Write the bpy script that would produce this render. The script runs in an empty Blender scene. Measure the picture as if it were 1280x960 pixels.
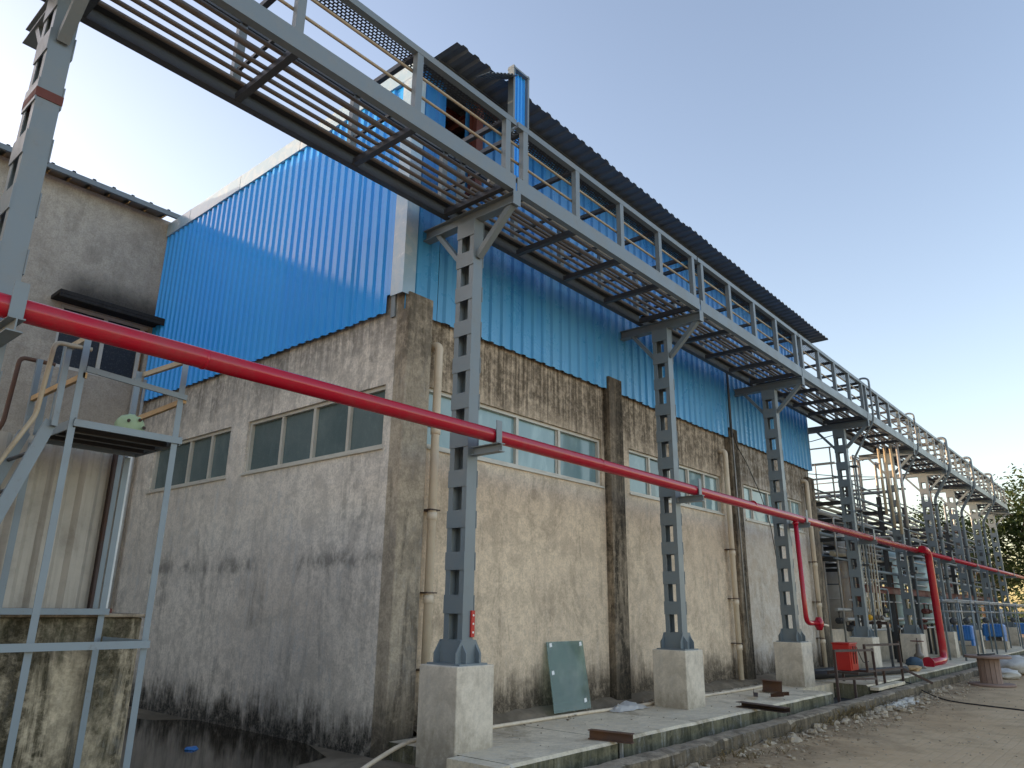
import bpy, math, random
from mathutils import Vector, Matrix
R = math.radians
scene = bpy.context.scene
COL = scene.collection

# ------------------------------------------------------------------ camera
CAM = Vector((-5.869, -6.976, 1.434))
yaw, pitch, roll = R(40.74), R(16.894), R(0.742)
Fv = Vector((math.cos(yaw)*math.cos(pitch), math.sin(yaw)*math.cos(pitch), math.sin(pitch)))
Rv = Vector((math.sin(yaw), -math.cos(yaw), 0)); Uv = Rv.cross(Fv)
R2 = math.cos(roll)*Rv + math.sin(roll)*Uv
U2 = -math.sin(roll)*Rv + math.cos(roll)*Uv
cd = bpy.data.cameras.new('camera'); cam = bpy.data.objects.new('camera', cd); COL.objects.link(cam)
cam.matrix_world = Matrix(((R2.x, U2.x, -Fv.x, CAM.x), (R2.y, U2.y, -Fv.y, CAM.y), (R2.z, U2.z, -Fv.z, CAM.z), (0, 0, 0, 1)))
cd.sensor_width = 36; cd.lens = 921.3/1280*36; cd.clip_end = 3000; cd.clip_start = 0.05
scene.camera = cam

# ------------------------------------------------------------------ world and sun
SUN_AZ, SUN_EL = R(110), R(8.0)          # azimuth measured from +X towards +Y
w = bpy.data.worlds.new('World'); scene.world = w; w.use_nodes = True
wn = w.node_tree; wn.nodes.clear()
sky = wn.nodes.new('ShaderNodeTexSky'); sky.sky_type = 'NISHITA'; sky.sun_disc = False
sky.sun_elevation = SUN_EL; sky.sun_rotation = R(90) - SUN_AZ
sky.air_density = 1.0; sky.dust_density = 1.2; sky.ozone_density = 1.8; sky.altitude = 0
bg = wn.nodes.new('ShaderNodeBackground'); bg.inputs['Strength'].default_value = 0.15
wo = wn.nodes.new('ShaderNodeOutputWorld')
wn.links.new(sky.outputs[0], bg.inputs[0]); wn.links.new(bg.outputs[0], wo.inputs[0])
sd = bpy.data.lights.new('sun', 'SUN'); sd.energy = 2.0; sd.angle = R(0.5); sd.color = (1, 0.82, 0.6)
so = bpy.data.objects.new('sun', sd); COL.objects.link(so)
sdir = Vector((math.cos(SUN_AZ)*math.cos(SUN_EL), math.sin(SUN_AZ)*math.cos(SUN_EL), math.sin(SUN_EL)))
so.rotation_euler = (-sdir).to_track_quat('-Z', 'Y').to_euler()
scene.view_settings.view_transform = 'Standard'; scene.view_settings.look = 'None'
scene.view_settings.gamma = 1; scene.view_settings.use_curve_mapping = False
scene.view_settings.exposure = 1.9
scene.view_settings.use_white_balance = True
scene.view_settings.white_balance_temperature = 8000; scene.view_settings.white_balance_tint = 24

# ------------------------------------------------------------------ material helpers
class G:
    def __init__(s, name):
        s.m = bpy.data.materials.new(name); s.m.use_nodes = True
        s.t = s.m.node_tree; s.t.nodes.clear()
        s.out = s.n('ShaderNodeOutputMaterial'); s.b = s.n('ShaderNodeBsdfPrincipled')
        s.l(s.b.outputs[0], s.out.inputs[0])
        tc = s.n('ShaderNodeTexCoord'); oi = s.n('ShaderNodeObjectInfo')
        s.oc = tc.outputs['Object']; s.rnd = oi.outputs['Random']
    def n(s, t): return s.t.nodes.new(t)
    def l(s, a, b): s.t.links.new(a, b)
    def put(s, sock, v):
        if isinstance(v, bpy.types.NodeSocket): s.l(v, sock)
        elif isinstance(v, tuple) and len(v) == 3 and sock.type == 'RGBA': sock.default_value = (*v, 1)
        else: sock.default_value = v
    def vec(s, scale=(1, 1, 1), loc=(0, 0, 0), rnd=False):
        mp = s.n('ShaderNodeMapping'); mp.inputs['Scale'].default_value = scale; mp.inputs['Location'].default_value = loc
        s.l(s.oc, mp.inputs[0])
        if rnd:
            a = s.n('ShaderNodeVectorMath'); a.operation = 'ADD'
            c = s.n('ShaderNodeCombineXYZ'); k = s.math('MULTIPLY', s.rnd, 37.0)
            s.l(k, c.inputs[0]); s.l(k, c.inputs[2]); s.l(mp.outputs[0], a.inputs[0]); s.l(c.outputs[0], a.inputs[1])
            return a.outputs[0]
        return mp.outputs[0]
    def noise(s, v, scale, detail=5, rough=.6, dist=0):
        n = s.n('ShaderNodeTexNoise'); s.l(v, n.inputs['Vector']); n.inputs['Scale'].default_value = scale
        n.inputs['Detail'].default_value = detail; n.inputs['Roughness'].default_value = rough; n.inputs['Distortion'].default_value = dist
        return n.outputs[0]
    def math(s, op, a, b=0.0, clamp=False):
        n = s.n('ShaderNodeMath'); n.operation = op; n.use_clamp = clamp
        s.put(n.inputs[0], a); s.put(n.inputs[1], b); return n.outputs[0]
    def ss(s, v, a, b, lo=0.0, hi=1.0):
        n = s.n('ShaderNodeMapRange'); n.interpolation_type = 'SMOOTHSTEP'
        s.put(n.inputs[0], v); n.inputs[1].default_value = a; n.inputs[2].default_value = b
        n.inputs[3].default_value = lo; n.inputs[4].default_value = hi; return n.outputs[0]
    def mix(s, f, a, b, mode='MIX'):
        n = s.n('ShaderNodeMix'); n.data_type = 'RGBA'; n.blend_type = mode
        s.put(n.inputs[0], f); s.put(n.inputs[6], a); s.put(n.inputs[7], b); return n.outputs[2]
    def xyz(s, v=None):
        n = s.n('ShaderNodeSeparateXYZ'); s.l(v or s.oc, n.inputs[0]); return n.outputs
    def bump(s, h, strength=.3, dist=.02):
        n = s.n('ShaderNodeBump'); n.inputs['Strength'].default_value = strength; n.inputs['Distance'].default_value = dist
        s.l(h, n.inputs['Height']); s.l(n.outputs[0], s.b.inputs['Normal'])
    def done(s, col, rough=.8, metal=0.0, spec=.5):
        s.put(s.b.inputs['Base Color'], col); s.put(s.b.inputs['Roughness'], rough); s.put(s.b.inputs['Metallic'], metal)
        s.b.inputs['Specular IOR Level'].default_value = spec
        return s.m

def plaster(name, base, base2, dark, bottom=None, top=None, streak=.6, white=0.0, green=0.0, rough=.9, joint=None, greyx=None, soot=None, fines=1.0, sthr=(.50, .70), blot=0.0):
    """weathered cement render: clouds, mottling, vertical rain streaks, damp foot band, stains under the top edge"""
    g = G(name); v = g.vec()
    cl = g.noise(v, .55, 6, .65, .4); md = g.noise(v, 2.3, 7, .72, .5); mo = g.noise(v, 7.0, 8, .78, .2); fn = g.noise(v, 34, 4, .75)
    st = g.noise(g.vec((2.6, 2.6, .28)), 1.6, 7, .72, .6); st2 = g.noise(g.vec((8, 8, .7)), 1.3, 6, .75, .5); st3 = g.noise(g.vec((14, 14, .5), (3, 1, 0)), 1.2, 5, .7, .2)
    X = g.xyz(); z = X[2]
    c = g.mix(g.ss(cl, .36, .66), base, base2)
    if greyx: c = g.mix(g.math('MULTIPLY', g.ss(g.math('ADD', X[0], g.math('MULTIPLY', g.math('SUBTRACT', md, .5), 2.0)), greyx[0], greyx[1]), greyx[2]), c, greyx[3])
    mid = tuple(a*.66+b*.34 for a, b in zip(base2, dark))
    c = g.mix(g.math('MULTIPLY', g.ss(mo, .44, .60), .50), c, mid)
    c = g.mix(g.math('MULTIPLY', g.ss(md, .47, .62), .60), c, mid)
    c = g.mix(g.math('MULTIPLY', g.math('MULTIPLY', g.ss(st, sthr[0], sthr[1]), g.ss(mo, .32, .58, .25, 1)), streak), c, dark)
    if blot:
        bl = g.noise(g.vec((1.1, 1.1, .55), (5, 2, 9)), 1.0, 9, .72, .8)
        c = g.mix(g.math('MULTIPLY', g.math('MULTIPLY', g.ss(bl, .50, .64), g.ss(mo, .34, .56, .4, 1)), blot), c, tuple(x*1.25 for x in dark))
    if white:
        ws = g.math('MULTIPLY', g.ss(g.math('ADD', g.math('MULTIPLY', st2, .5), g.math('MULTIPLY', mo, .5)), .50, .62), g.ss(cl, .40, .58))
        c = g.mix(g.math('MULTIPLY', ws, white), c, (.60, .585, .56))
    if top:
        t = g.ss(g.math('ADD', z, g.math('MULTIPLY', g.math('SUBTRACT', st, .5), top[3])), top[0], top[1])
        t = g.math('MULTIPLY', t, g.ss(g.math('ADD', g.math('MULTIPLY', st3, .5), g.math('MULTIPLY', mo, .5)), .36, .58, .15, 1.0))
        c = g.mix(g.math('MULTIPLY', t, top[2]), c, dark)
    if joint:
        zz = g.math('ADD', z, g.math('MULTIPLY', g.math('SUBTRACT', md, .5), .18))
        t = g.math('MULTIPLY', g.ss(zz, joint-.10, joint, 0, 1), g.ss(zz, joint+.02, joint+.22, 1, 0))
        c = g.mix(g.math('MULTIPLY', t, g.ss(bl if blot else cl, .46, .62, .0, .55)), c, dark)
    if bottom:
        zz = g.math('ADD', z, g.math('MULTIPLY', g.math('SUBTRACT', g.math('ADD', g.math('MULTIPLY', g.noise(g.vec((1.3, 1.3, .8)), 1.3, 8, .75, .1), .65), g.math('MULTIPLY', st2, .35)), .5), bottom[3]))
        t = g.ss(zz, bottom[0], bottom[1], 1.0, 0.0)
        t = g.math('MULTIPLY', t, g.ss(mo, .30, .55, .6, 1))
        c = g.mix(g.math('MULTIPLY', t, bottom[2]), c, bottom[4])
    if soot:
        q = g.math('ADD', z, g.math('MULTIPLY', g.math('SUBTRACT', md, .5), .5))
        t = g.math('MULTIPLY', g.ss(q, soot[2], soot[3], 1, 0), g.math('MULTIPLY', g.ss(X[0], soot[0]-.3, soot[0]+.3), g.ss(z, soot[4], soot[4]+.1)))
        c = g.mix(g.math('MULTIPLY', t, .9), c, (.03, .027, .025))
    if green:
        c = g.mix(g.math('MULTIPLY', g.ss(g.noise(g.vec((2.2, 2.2, .5), (7, 3, 1)), 1.6, 7, .75), .48, .66), green), c, (.05, .055, .028))
    c = g.mix(g.math('MULTIPLY', g.ss(fn, .40, .70), .42*fines), c, tuple(x*.38 for x in base2))
    g.bump(g.math('ADD', g.math('MULTIPLY', fn, .4), g.math('ADD', md, mo)), .45, .012)
    return g.done(c, rough, 0, .25)

def metal_paint(name, base, dirt, rough=.45, amount=.35, rust=0.0, spec=.5, streak=False, var=.12):
    g = G(name); v = g.vec(rnd=True)
    n1 = g.noise(v, 3.0, 6, .7, .3); n2 = g.noise(v, 24, 4, .7)
    sv = g.noise(g.vec((7, 7, .35)), 1.5, 5, .65, .3)
    c = g.mix(g.math('MULTIPLY', g.ss(n1, .42, .72), amount), base, dirt)
    if streak: c = g.mix(g.math('MULTIPLY', g.ss(sv, .48, .72), amount), c, dirt)
    c = g.mix(g.math('MULTIPLY', g.math('SUBTRACT', g.rnd, .5), var), c, (.9, .9, .9), 'OVERLAY')
    if rust:
        rr = g.math('MULTIPLY', g.ss(n2, .54, .68), g.ss(n1, .46, .66))
        c = g.mix(g.math('MULTIPLY', rr, rust), c, (.11, .04, .018))
    g.bump(n2, .08, .004)
    return g.done(c, g.ss(n1, .3, .8, rough*.8, min(1, rough*1.35)), 0, spec)

M = {}
M['wall_front'] = plaster('front_render', (.86, .685, .51), (.74, .58, .435), (.10, .075, .052), (.15, .75, .97, 1.7, (.045, .034, .024)), (3.85, 4.6, 1.0, 1.0), .42, .15, greyx=(9.0, 10.4, .75, (.62, .59, .55)), sthr=(.53, .70), blot=.34)
M['wall_left'] = plaster('side_render', (.90, .81, .71), (.74, .66, .58), (.10, .092, .085), (-.1, .45, .98, 2.2, (.014, .012, .010)), (4.0, 5.2, .7, .8), .40, .9, joint=1.95, blot=.42)
M['pilaster'] = plaster('pilaster_render', (.42, .33, .24), (.27, .21, .155), (.03, .024, .017), (.1, 1.2, .8, 1.6, (.025, .02, .014)), (2.0, 5.6, .7, 1.5), 1.0, .12, sthr=(.42, .60), blot=.6)
M['pilaster_grey'] = plaster('corner_render', (.60, .50, .385), (.43, .36, .28), (.07, .056, .042), (.0, .7, .85, 1.6, (.05, .04, .03)), (4.2, 5.6, .7, 1.0), .8, .25, sthr=(.46, .64), blot=.5)
M['wall_adj'] = plaster('neighbour_render', (.50, .44, .365), (.42, .36, .30), (.14, .12, .095), None, None, .35, .1, soot=(3.25, 0, 7.15, 7.75, 6.9), blot=.2)
M['soot'] = plaster('soot_concrete', (.045, .04, .038), (.03, .028, .027), (.015, .014, .013))
M['tank'] = plaster('mossy_tank_render', (.66, .55, .40), (.52, .43, .31), (.035, .028, .014), None, (.95, 1.55, 1.0, 1.1), 1.0, .2, .55, sthr=(.40, .56), blot=.7)
M['plinth'] = plaster('plinth_concrete', (.76, .67, .56), (.66, .58, .485), (.30, .25, .19), (.28, .62, .6, .9, (.22, .185, .14)), None, .4, .35, fines=.4, blot=.5)
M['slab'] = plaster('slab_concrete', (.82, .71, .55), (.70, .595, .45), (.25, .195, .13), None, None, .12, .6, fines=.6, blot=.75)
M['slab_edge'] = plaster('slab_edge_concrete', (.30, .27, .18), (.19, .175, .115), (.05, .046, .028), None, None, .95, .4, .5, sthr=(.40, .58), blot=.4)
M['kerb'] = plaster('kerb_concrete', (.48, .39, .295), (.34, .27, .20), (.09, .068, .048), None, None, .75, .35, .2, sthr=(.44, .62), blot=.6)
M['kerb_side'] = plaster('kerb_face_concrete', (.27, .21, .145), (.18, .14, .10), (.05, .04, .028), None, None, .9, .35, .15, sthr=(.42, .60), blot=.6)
M['steel'] = metal_paint('grey_steel_paint', (.16, .205, .23), (.23, .235, .225), .42, .35, .12)
M['steel_dark'] = metal_paint('dark_shaded_steel', (.055, .06, .066), (.075, .07, .066), .5, .35, .2)  # shade under the bridge put into the colour; other dark steel shares it
M['steel_blue'] = metal_paint('blue_grey_steel', (.19, .25, .29), (.23, .235, .225), .45, .3, .25)
M['pipe_grey'] = metal_paint('dull_pipe_steel', (.17, .14, .115), (.13, .085, .06), .42, .5, .5)
M['pipe_silver'] = metal_paint('silver_pipe', (.42, .42, .405), (.24, .215, .185), .3, .4, .05)
M['pipe_brass_backlit'] = metal_paint('amber_backlit_pipe', (.50, .43, .31), (.38, .32, .22), .28, .4, .05)  # amber is partly warm backlight put into the colour, partly brass-coloured pipe
M['red'] = metal_paint('red_pipe_enamel', (.46, .006, .024), (.34, .045, .05), .19, .55, .18)
M['red_box'] = metal_paint('red_box_enamel', (.55, .018, .014), (.38, .03, .03), .35, .3, .03)
M['red_oxide'] = metal_paint('red_oxide_primer', (.13, .03, .022), (.09, .038, .028), .7, .5, .3)
M['rust'] = metal_paint('rusty_steel', (.10, .05, .035), (.17, .075, .035), .8, .7, .6)
M['rust_dark'] = metal_paint('dark_rusty_steel', (.06, .036, .032), (.10, .05, .03), .75, .6, .5)
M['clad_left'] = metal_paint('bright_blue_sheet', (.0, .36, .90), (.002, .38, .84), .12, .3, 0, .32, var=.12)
g = G('weathered_blue_sheet'); z = g.xyz()[2]
sv = g.noise(g.vec((6, 6, .30)), 1.6, 6, .7, .3); n1 = g.noise(g.vec(rnd=True), 1.4, 6, .7, .4)
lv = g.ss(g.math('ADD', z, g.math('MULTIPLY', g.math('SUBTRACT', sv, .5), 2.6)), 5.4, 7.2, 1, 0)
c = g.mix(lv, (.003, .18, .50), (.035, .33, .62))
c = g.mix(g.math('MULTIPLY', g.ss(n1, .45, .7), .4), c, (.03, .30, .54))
c = g.mix(g.math('MULTIPLY', g.math('SUBTRACT', g.rnd, .35), .25), c, (.16, .42, .58))
M['clad_front'] = g.done(c, g.ss(n1, .3, .7, .22, .42), 0, .45)
M['flash'] = metal_paint('pale_blue_flashing', (.30, .46, .58), (.55, .60, .62), .22, .7, 0, .6)
M['white_trim'] = metal_paint('white_trim', (.62, .66, .68), (.42, .47, .50), .35, .5, .05)
M['roof'] = metal_paint('roof_sheet_steel', (.13, .165, .19), (.11, .12, .125), .45, .5, .1)
M['frame_win'] = metal_paint('aluminium_window_frame', (.55, .52, .46), (.36, .32, .27), .45, .5, 0)
M['drain'] = metal_paint('cream_plastic_pipe', (.70, .58, .45), (.50, .39, .28), .5, .5, 0, streak=True)
M['black'] = metal_paint('black_rubber', (.02, .02, .021), (.035, .03, .028), .6, .4, 0)
M['blue_pump'] = metal_paint('blue_motor_enamel', (.012, .19, .52), (.03, .17, .40), .4, .4, .05)
M['bundle'] = metal_paint('dark_blue_cloth', (.03, .075, .12), (.05, .07, .08), .9, .5, 0)
M['yellow'] = metal_paint('yellow_enamel', (.75, .36, .015), (.55, .28, .03), .4, .3, 0)
M['cream_rail'] = metal_paint('yellowed_handrail', (.42, .34, .24), (.28, .17, .09), .55, .6, .4)
M['orange_wood'] = metal_paint('raw_timber', (.52, .33, .17), (.36, .22, .11), .8, .5, 0)
M['spool_wood'] = metal_paint('faded_spool_timber', (.30, .20, .165), (.20, .13, .10), .85, .6, 0)
M['shed'] = metal_paint('dirty_white_sheet', (.46, .42, .365), (.25, .225, .19), .55, .6, .12, streak=True)
M['green_bag'] = metal_paint('pale_green_cloth', (.40, .55, .36), (.30, .42, .28), .9, .5, 0)
M['white_sack'] = metal_paint('white_sack_cloth', (.55, .53, .49), (.36, .33, .28), .9, .7, 0)
M['pale_panel'] = metal_paint('pale_panel', (.60, .58, .54), (.42, .40, .36), .6, .5, .03, streak=True)
M['teal_panel'] = metal_paint('pale_teal_panel', (.42, .58, .58), (.50, .54, .52), .5, .4, 0, streak=True)
M['white_dot'] = metal_paint('white_sticker', (.8, .8, .78), (.7, .7, .68), .5, .2, 0)
M['bark'] = metal_paint('bark', (.10, .075, .055), (.06, .045, .03), .95, .6, 0)
M['stone'] = metal_paint('rubble_stone', (.46, .37, .275), (.26, .20, .14), .95, .7, 0, var=.5)
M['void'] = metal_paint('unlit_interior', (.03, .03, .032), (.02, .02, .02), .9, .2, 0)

def glassy(name, c1, c2, rough, reflvar=.35):
    g = G(name); v = g.vec(rnd=True)
    n = g.noise(v, 1.1, 5, .6, .4); f = g.noise(v, 40, 3, .7)
    c = g.mix(g.ss(n, .35, .7), c1, c2)
    c = g.mix(g.math('MULTIPLY', g.ss(g.rnd, .35, .95), reflvar), c, tuple(x*.42 for x in c1))  # some panes darkened at random: dark reflections put into the colour
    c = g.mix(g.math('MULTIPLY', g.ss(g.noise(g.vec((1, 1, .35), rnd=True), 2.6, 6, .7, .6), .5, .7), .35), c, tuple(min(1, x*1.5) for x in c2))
    c = g.mix(g.math('MULTIPLY', g.ss(f, .5, .75), .12), c, (.4, .4, .36))
    return g.done(c, rough, 0, .5)
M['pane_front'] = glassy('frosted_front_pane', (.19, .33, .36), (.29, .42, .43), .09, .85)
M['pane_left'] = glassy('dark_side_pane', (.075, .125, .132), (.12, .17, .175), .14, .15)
M['pane_dark'] = glassy('black_pane', (.008, .010, .016), (.013, .016, .024), .5, 0)

g = G('loose_sheet_glass')
g.b.inputs['Transmission Weight'].default_value = .8; g.b.inputs['IOR'].default_value = 1.3
M['sheet_glass'] = g.done(g.mix(g.ss(g.noise(g.vec(), 2.2, 5, .65), .4, .66), (.36, .52, .47), (.50, .62, .57)), .12, 0, .2)
g = G('clear_plastic')
g.b.inputs['Transmission Weight'].default_value = .45
M['plastic'] = g.done((.85, .86, .86), .3)

# ground: earth over worn pavers, darker earth near the kerb
g = G('dusty_road'); v = g.vec()
big = g.noise(v, .35, 6, .65, .5); mid = g.noise(v, 1.9, 6, .7, .3); fine = g.noise(v, 22, 5, .75)
y = g.xyz()[1]
br = g.n('ShaderNodeTexBrick'); wv = g.n('ShaderNodeVectorMath'); wv.operation = 'ADD'; wc = g.n('ShaderNodeCombineXYZ'); g.l(g.math('MULTIPLY', mid, .12), wc.inputs[0]); g.l(g.math('MULTIPLY', big, .15), wc.inputs[1]); g.l(g.oc, wv.inputs[0]); g.l(wc.outputs[0], wv.inputs[1]); g.l(wv.outputs[0], br.inputs['Vector']); br.inputs['Scale'].default_value = 1
br.inputs['Brick Width'].default_value = .24; br.inputs['Row Height'].default_value = .12; br.inputs['Mortar Size'].default_value = .012
br.inputs['Mortar Smooth'].default_value = .6
show = g.math('MULTIPLY', g.ss(y, -2.9, -4.2, 0, 1), g.ss(big, .36, .58, .25, 1))
c = g.mix(g.ss(big, .35, .65), (.58, .375, .215), (.66, .455, .28))
c = g.mix(g.math('MULTIPLY', g.ss(mid, .45, .7), .6), c, (.38, .25, .14))
c = g.mix(g.math('MULTIPLY', g.ss(y, -4.3, -2.4), g.ss(mid, .3, .6, .25, .85)), c, (.19, .122, .07))
c = g.mix(g.math('MULTIPLY', br.outputs['Fac'], g.math('MULTIPLY', show, .12)), c, (.20, .15, .11))
c = g.mix(g.math('MULTIPLY', g.ss(fine, .4, .7), .35), c, (.50, .42, .32))
hgt = g.math('ADD', g.math('ADD', g.math('MULTIPLY', fine, .35), g.math('MULTIPLY', mid, .7)), g.math('MULTIPLY', g.math('MULTIPLY', br.outputs['Fac'], show), -.16))
g.bump(hgt, .55, .03); M['road'] = g.done(c, .95, 0, .2)

g = G('damp_yard_earth'); v = g.vec()
a = g.noise(v, 1.2, 6, .7, .4); b_ = g.noise(v, 14, 5, .7)
c = g.mix(g.ss(a, .38, .66), (.15, .115, .08), (.27, .21, .15)); c = g.mix(g.math('MULTIPLY', b_, .25), c, (.2, .17, .13))
g.bump(g.math('ADD', a, g.math('MULTIPLY', b_, .4)), .5, .03); M['yard'] = g.done(c, .85, 0, .3)
g = G('muddy_water'); n = g.noise(g.vec(), 3, 4, .6)
g.bump(n, .05, .01); M['puddle'] = g.done(g.mix(g.ss(n, .4, .7), (.022, .015, .009), (.045, .032, .02)), .07, 0, .5)

def leafmat(name, c1, c2, c3):
    g = G(name)
    gi = g.n('ShaderNodeNewGeometry'); r = gi.outputs['Random Per Island']
    c = g.mix(r, c1, c2); c = g.mix(g.ss(g.noise(g.vec(), .9, 3, .6), .4, .65), c, c3)
    g.b.inputs['Subsurface Weight'].default_value = 0
    tr = g.n('ShaderNodeBsdfTranslucent'); g.l(c, tr.inputs[0])
    ms = g.n('ShaderNodeMixShader'); ms.inputs[0].default_value = .3
    g.done(c, .6, 0, .3)
    g.l(g.b.outputs[0], ms.inputs[1]); g.l(tr.outputs[0], ms.inputs[2]); g.l(ms.outputs[0], g.out.inputs[0])
    return g.m
M['leaf'] = leafmat('tree_leaves', (.035, .068, .02), (.06, .09, .026), (.026, .048, .016))
M['dry_grass'] = leafmat('dry_grass', (.20, .15, .08), (.28, .20, .10), (.14, .10, .055))
M['weed'] = leafmat('green_weed', (.09, .12, .035), (.14, .14, .05), (.12, .09, .04))

# ------------------------------------------------------------------ mesh helpers
def wl(o):
    p = Vector((0, 0, 0))
    while o: p += o.location; o = o.parent
    return p
class MB:
    def __init__(s): s.v = []; s.f = []; s.sm = []
    def add(s, vs, fs, smooth=False):
        b = len(s.v); s.v += [Vector(p) for p in vs]
        for f in fs: s.f.append(tuple(i+b for i in f)); s.sm.append(smooth)
        return s
    def box(s, x0, x1, y0, y1, z0, z1):
        x0, x1 = sorted((x0, x1)); y0, y1 = sorted((y0, y1)); z0, z1 = sorted((z0, z1))
        return s.add([(x0, y0, z0), (x1, y0, z0), (x1, y1, z0), (x0, y1, z0), (x0, y0, z1), (x1, y0, z1), (x1, y1, z1), (x0, y1, z1)],
                     [(3, 2, 1, 0), (4, 5, 6, 7), (0, 1, 5, 4), (1, 2, 6, 5), (2, 3, 7, 6), (3, 0, 4, 7)])
    def prof(s, p, q, pts, up=(0, 0, 1)):
        """extrude the closed 2-d outline pts (side, up) from p to q"""
        p, q = Vector(p), Vector(q); d = (q-p).normalized(); u = Vector(up)
        sd_ = d.cross(u)
        if sd_.length < 1e-4: sd_ = d.cross(Vector((0, 1, 0)))
        sd_.normalize(); u = sd_.cross(d)
        n = len(pts); vs = [p+sd_*a+u*b for a, b in pts]+[q+sd_*a+u*b for a, b in pts]
        fs = [(i, (i+1) % n, n+(i+1) % n, n+i) for i in range(n)]+[tuple(range(n-1, -1, -1)), tuple(range(n, 2*n))]
        return s.add(vs, fs)
    def bar(s, p, q, wd, h=None, up=(0, 0, 1)):
        h = h or wd; a, b = wd/2, h/2
        return s.prof(p, q, [(-a, -b), (a, -b), (a, b), (-a, b)], up)
    def chan(s, p, q, wd, h, t=.01, flip=1, up=(0, 0, 1)):
        a, b = wd/2*flip, h/2; t2 = t*flip
        return s.prof(p, q, [(-a, -b), (a, -b), (a, -b+t), (-a+t2, -b+t), (-a+t2, b-t), (a, b-t), (a, b), (-a, b)][::(1 if flip > 0 else -1)], up)
    def ibeam(s, p, q, wd, h, t=.012, up=(0, 0, 1)):
        a, b = wd/2, h/2; c = t/2
        return s.prof(p, q, [(-a, -b), (a, -b), (a, -b+t), (c, -b+t), (c, b-t), (a, b-t), (a, b), (-a, b), (-a, b-t), (-c, b-t), (-c, -b+t), (-a, -b+t)], up)
    def ang(s, p, q, wd, h, t=.008, fx=1, up=(0, 0, 1)):
        P = [(0, 0), (wd, 0), (wd, t), (t, t), (t, h), (0, h)]
        if fx < 0: P = [(-a, b) for a, b in P][::-1]
        return s.prof(p, q, P, up)
    def tube(s, pts, r, n=10, caps=True):
        pts = [Vector(p) for p in pts]; rr = r if isinstance(r, (list, tuple)) else [r]*len(pts)
        ring = []; prev = None
        for i, p in enumerate(pts):
            d = (pts[min(i+1, len(pts)-1)]-pts[max(i-1, 0)]).normalized()
            if prev is None:
                a = d.cross(Vector((0, 0, 1)))
                if a.length < .01: a = d.cross(Vector((0, 1, 0)))
            else: a = prev-d*prev.dot(d)
            a.normalize(); prev = a; b = d.cross(a)
            ring += [p+(a*math.cos(t)+b*math.sin(t))*rr[i] for t in [2*math.pi*k/n for k in range(n)]]
        m = len(pts)
        fs = [(i*n+k, (i+1)*n+k, (i+1)*n+(k+1) % n, i*n+(k+1) % n) for i in range(m-1) for k in range(n)]
        b0 = len(s.v); s.add(ring, fs, True)
        if caps:
            s.f += [tuple(b0+k for k in range(n)), tuple(b0+(m-1)*n+k for k in range(n-1, -1, -1))]; s.sm += [False, False]
        return s
    def lathe(s, c, pr, n=16, axis='z'):
        vs = []
        for r_, h in pr:
            for k in range(n):
                t = 2*math.pi*k/n; x, y_ = r_*math.cos(t), r_*math.sin(t)
                vs.append({'z': (c[0]+x, c[1]+y_, c[2]+h), 'y': (c[0]+x, c[1]+h, c[2]-y_), 'x': (c[0]+h, c[1]+x, c[2]+y_)}[axis])
        m = len(pr)
        fs = [(i*n+k, i*n+(k+1) % n, (i+1)*n+(k+1) % n, (i+1)*n+k) for i in range(m-1) for k in range(n)]
        b0 = len(s.v); s.add(vs, fs, True)
        s.f += [tuple(b0+k for k in range(n-1, -1, -1)), tuple(b0+(m-1)*n+k for k in range(n))]; s.sm += [False, False]
        return s
    def blob(s, c, rx, ry, rz, rnd, n=8, m=5, jit=.25, sm=False):
        vs = [(c[0], c[1], c[2]-rz)]
        for i in range(1, m):
            a = -math.pi/2+math.pi*i/m
            for k in range(n):
                t = 2*math.pi*k/n; j = 1+rnd.uniform(-jit, jit)
                vs.append((c[0]+rx*math.cos(a)*math.cos(t)*j, c[1]+ry*math.cos(a)*math.sin(t)*j, c[2]+rz*math.sin(a)*j))
        vs.append((c[0], c[1], c[2]+rz)); L = len(vs)-1
        fs = [(0, 1+(k+1) % n, 1+k) for k in range(n)]+[(1+i*n+k, 1+i*n+(k+1) % n, 1+(i+1)*n+(k+1) % n, 1+(i+1)*n+k) for i in range(m-2) for k in range(n)]
        fs += [(1+(m-2)*n+k, 1+(m-2)*n+(k+1) % n, L) for k in range(n)]
        return s.add(vs, fs, sm)
    def build(s, name, mat, parent=None, bevel=0):
        o0 = wl(parent) if parent else Vector((0, 0, 0))
        me = bpy.data.meshes.new(name); me.from_pydata([tuple(p-o0) for p in s.v], [], s.f); me.update()
        me.polygons.foreach_set('use_smooth', s.sm)
        o = bpy.data.objects.new(name, me); COL.objects.link(o); o.parent = parent
        if isinstance(mat, str): mat = M[mat]
        me.materials.append(mat)
        if bevel:
            md = o.modifiers.new('edge', 'BEVEL'); md.width = bevel; md.segments = 2; md.limit_method = 'ANGLE'
        return o
def fillet(pts, r, seg=6):
    pts = [Vector(p) for p in pts]; out = [pts[0]]
    for a, b, c in zip(pts, pts[1:], pts[2:]):
        d1, d2 = (a-b).normalized(), (c-b).normalized(); k = min(r, (a-b).length*.49, (c-b).length*.49)
        p, q = b+d1*k, b+d2*k
        for i in range(seg+1):
            t = i/seg; out.append((1-t)**2*p+2*t*(1-t)*b+t*t*q)
    return out+[pts[-1]]
def tag(o, label=None, cat=None, group=None, kind=None):
    if label: o['label'] = label
    if cat: o['category'] = cat
    if group: o['group'] = group
    if kind: o['kind'] = kind
    return o
def thing(name, loc, label, cat, group=None):
    o = bpy.data.objects.new(name, None); COL.objects.link(o); o.location = loc; o.empty_display_size = .2
    return tag(o, label, cat, group)
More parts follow.
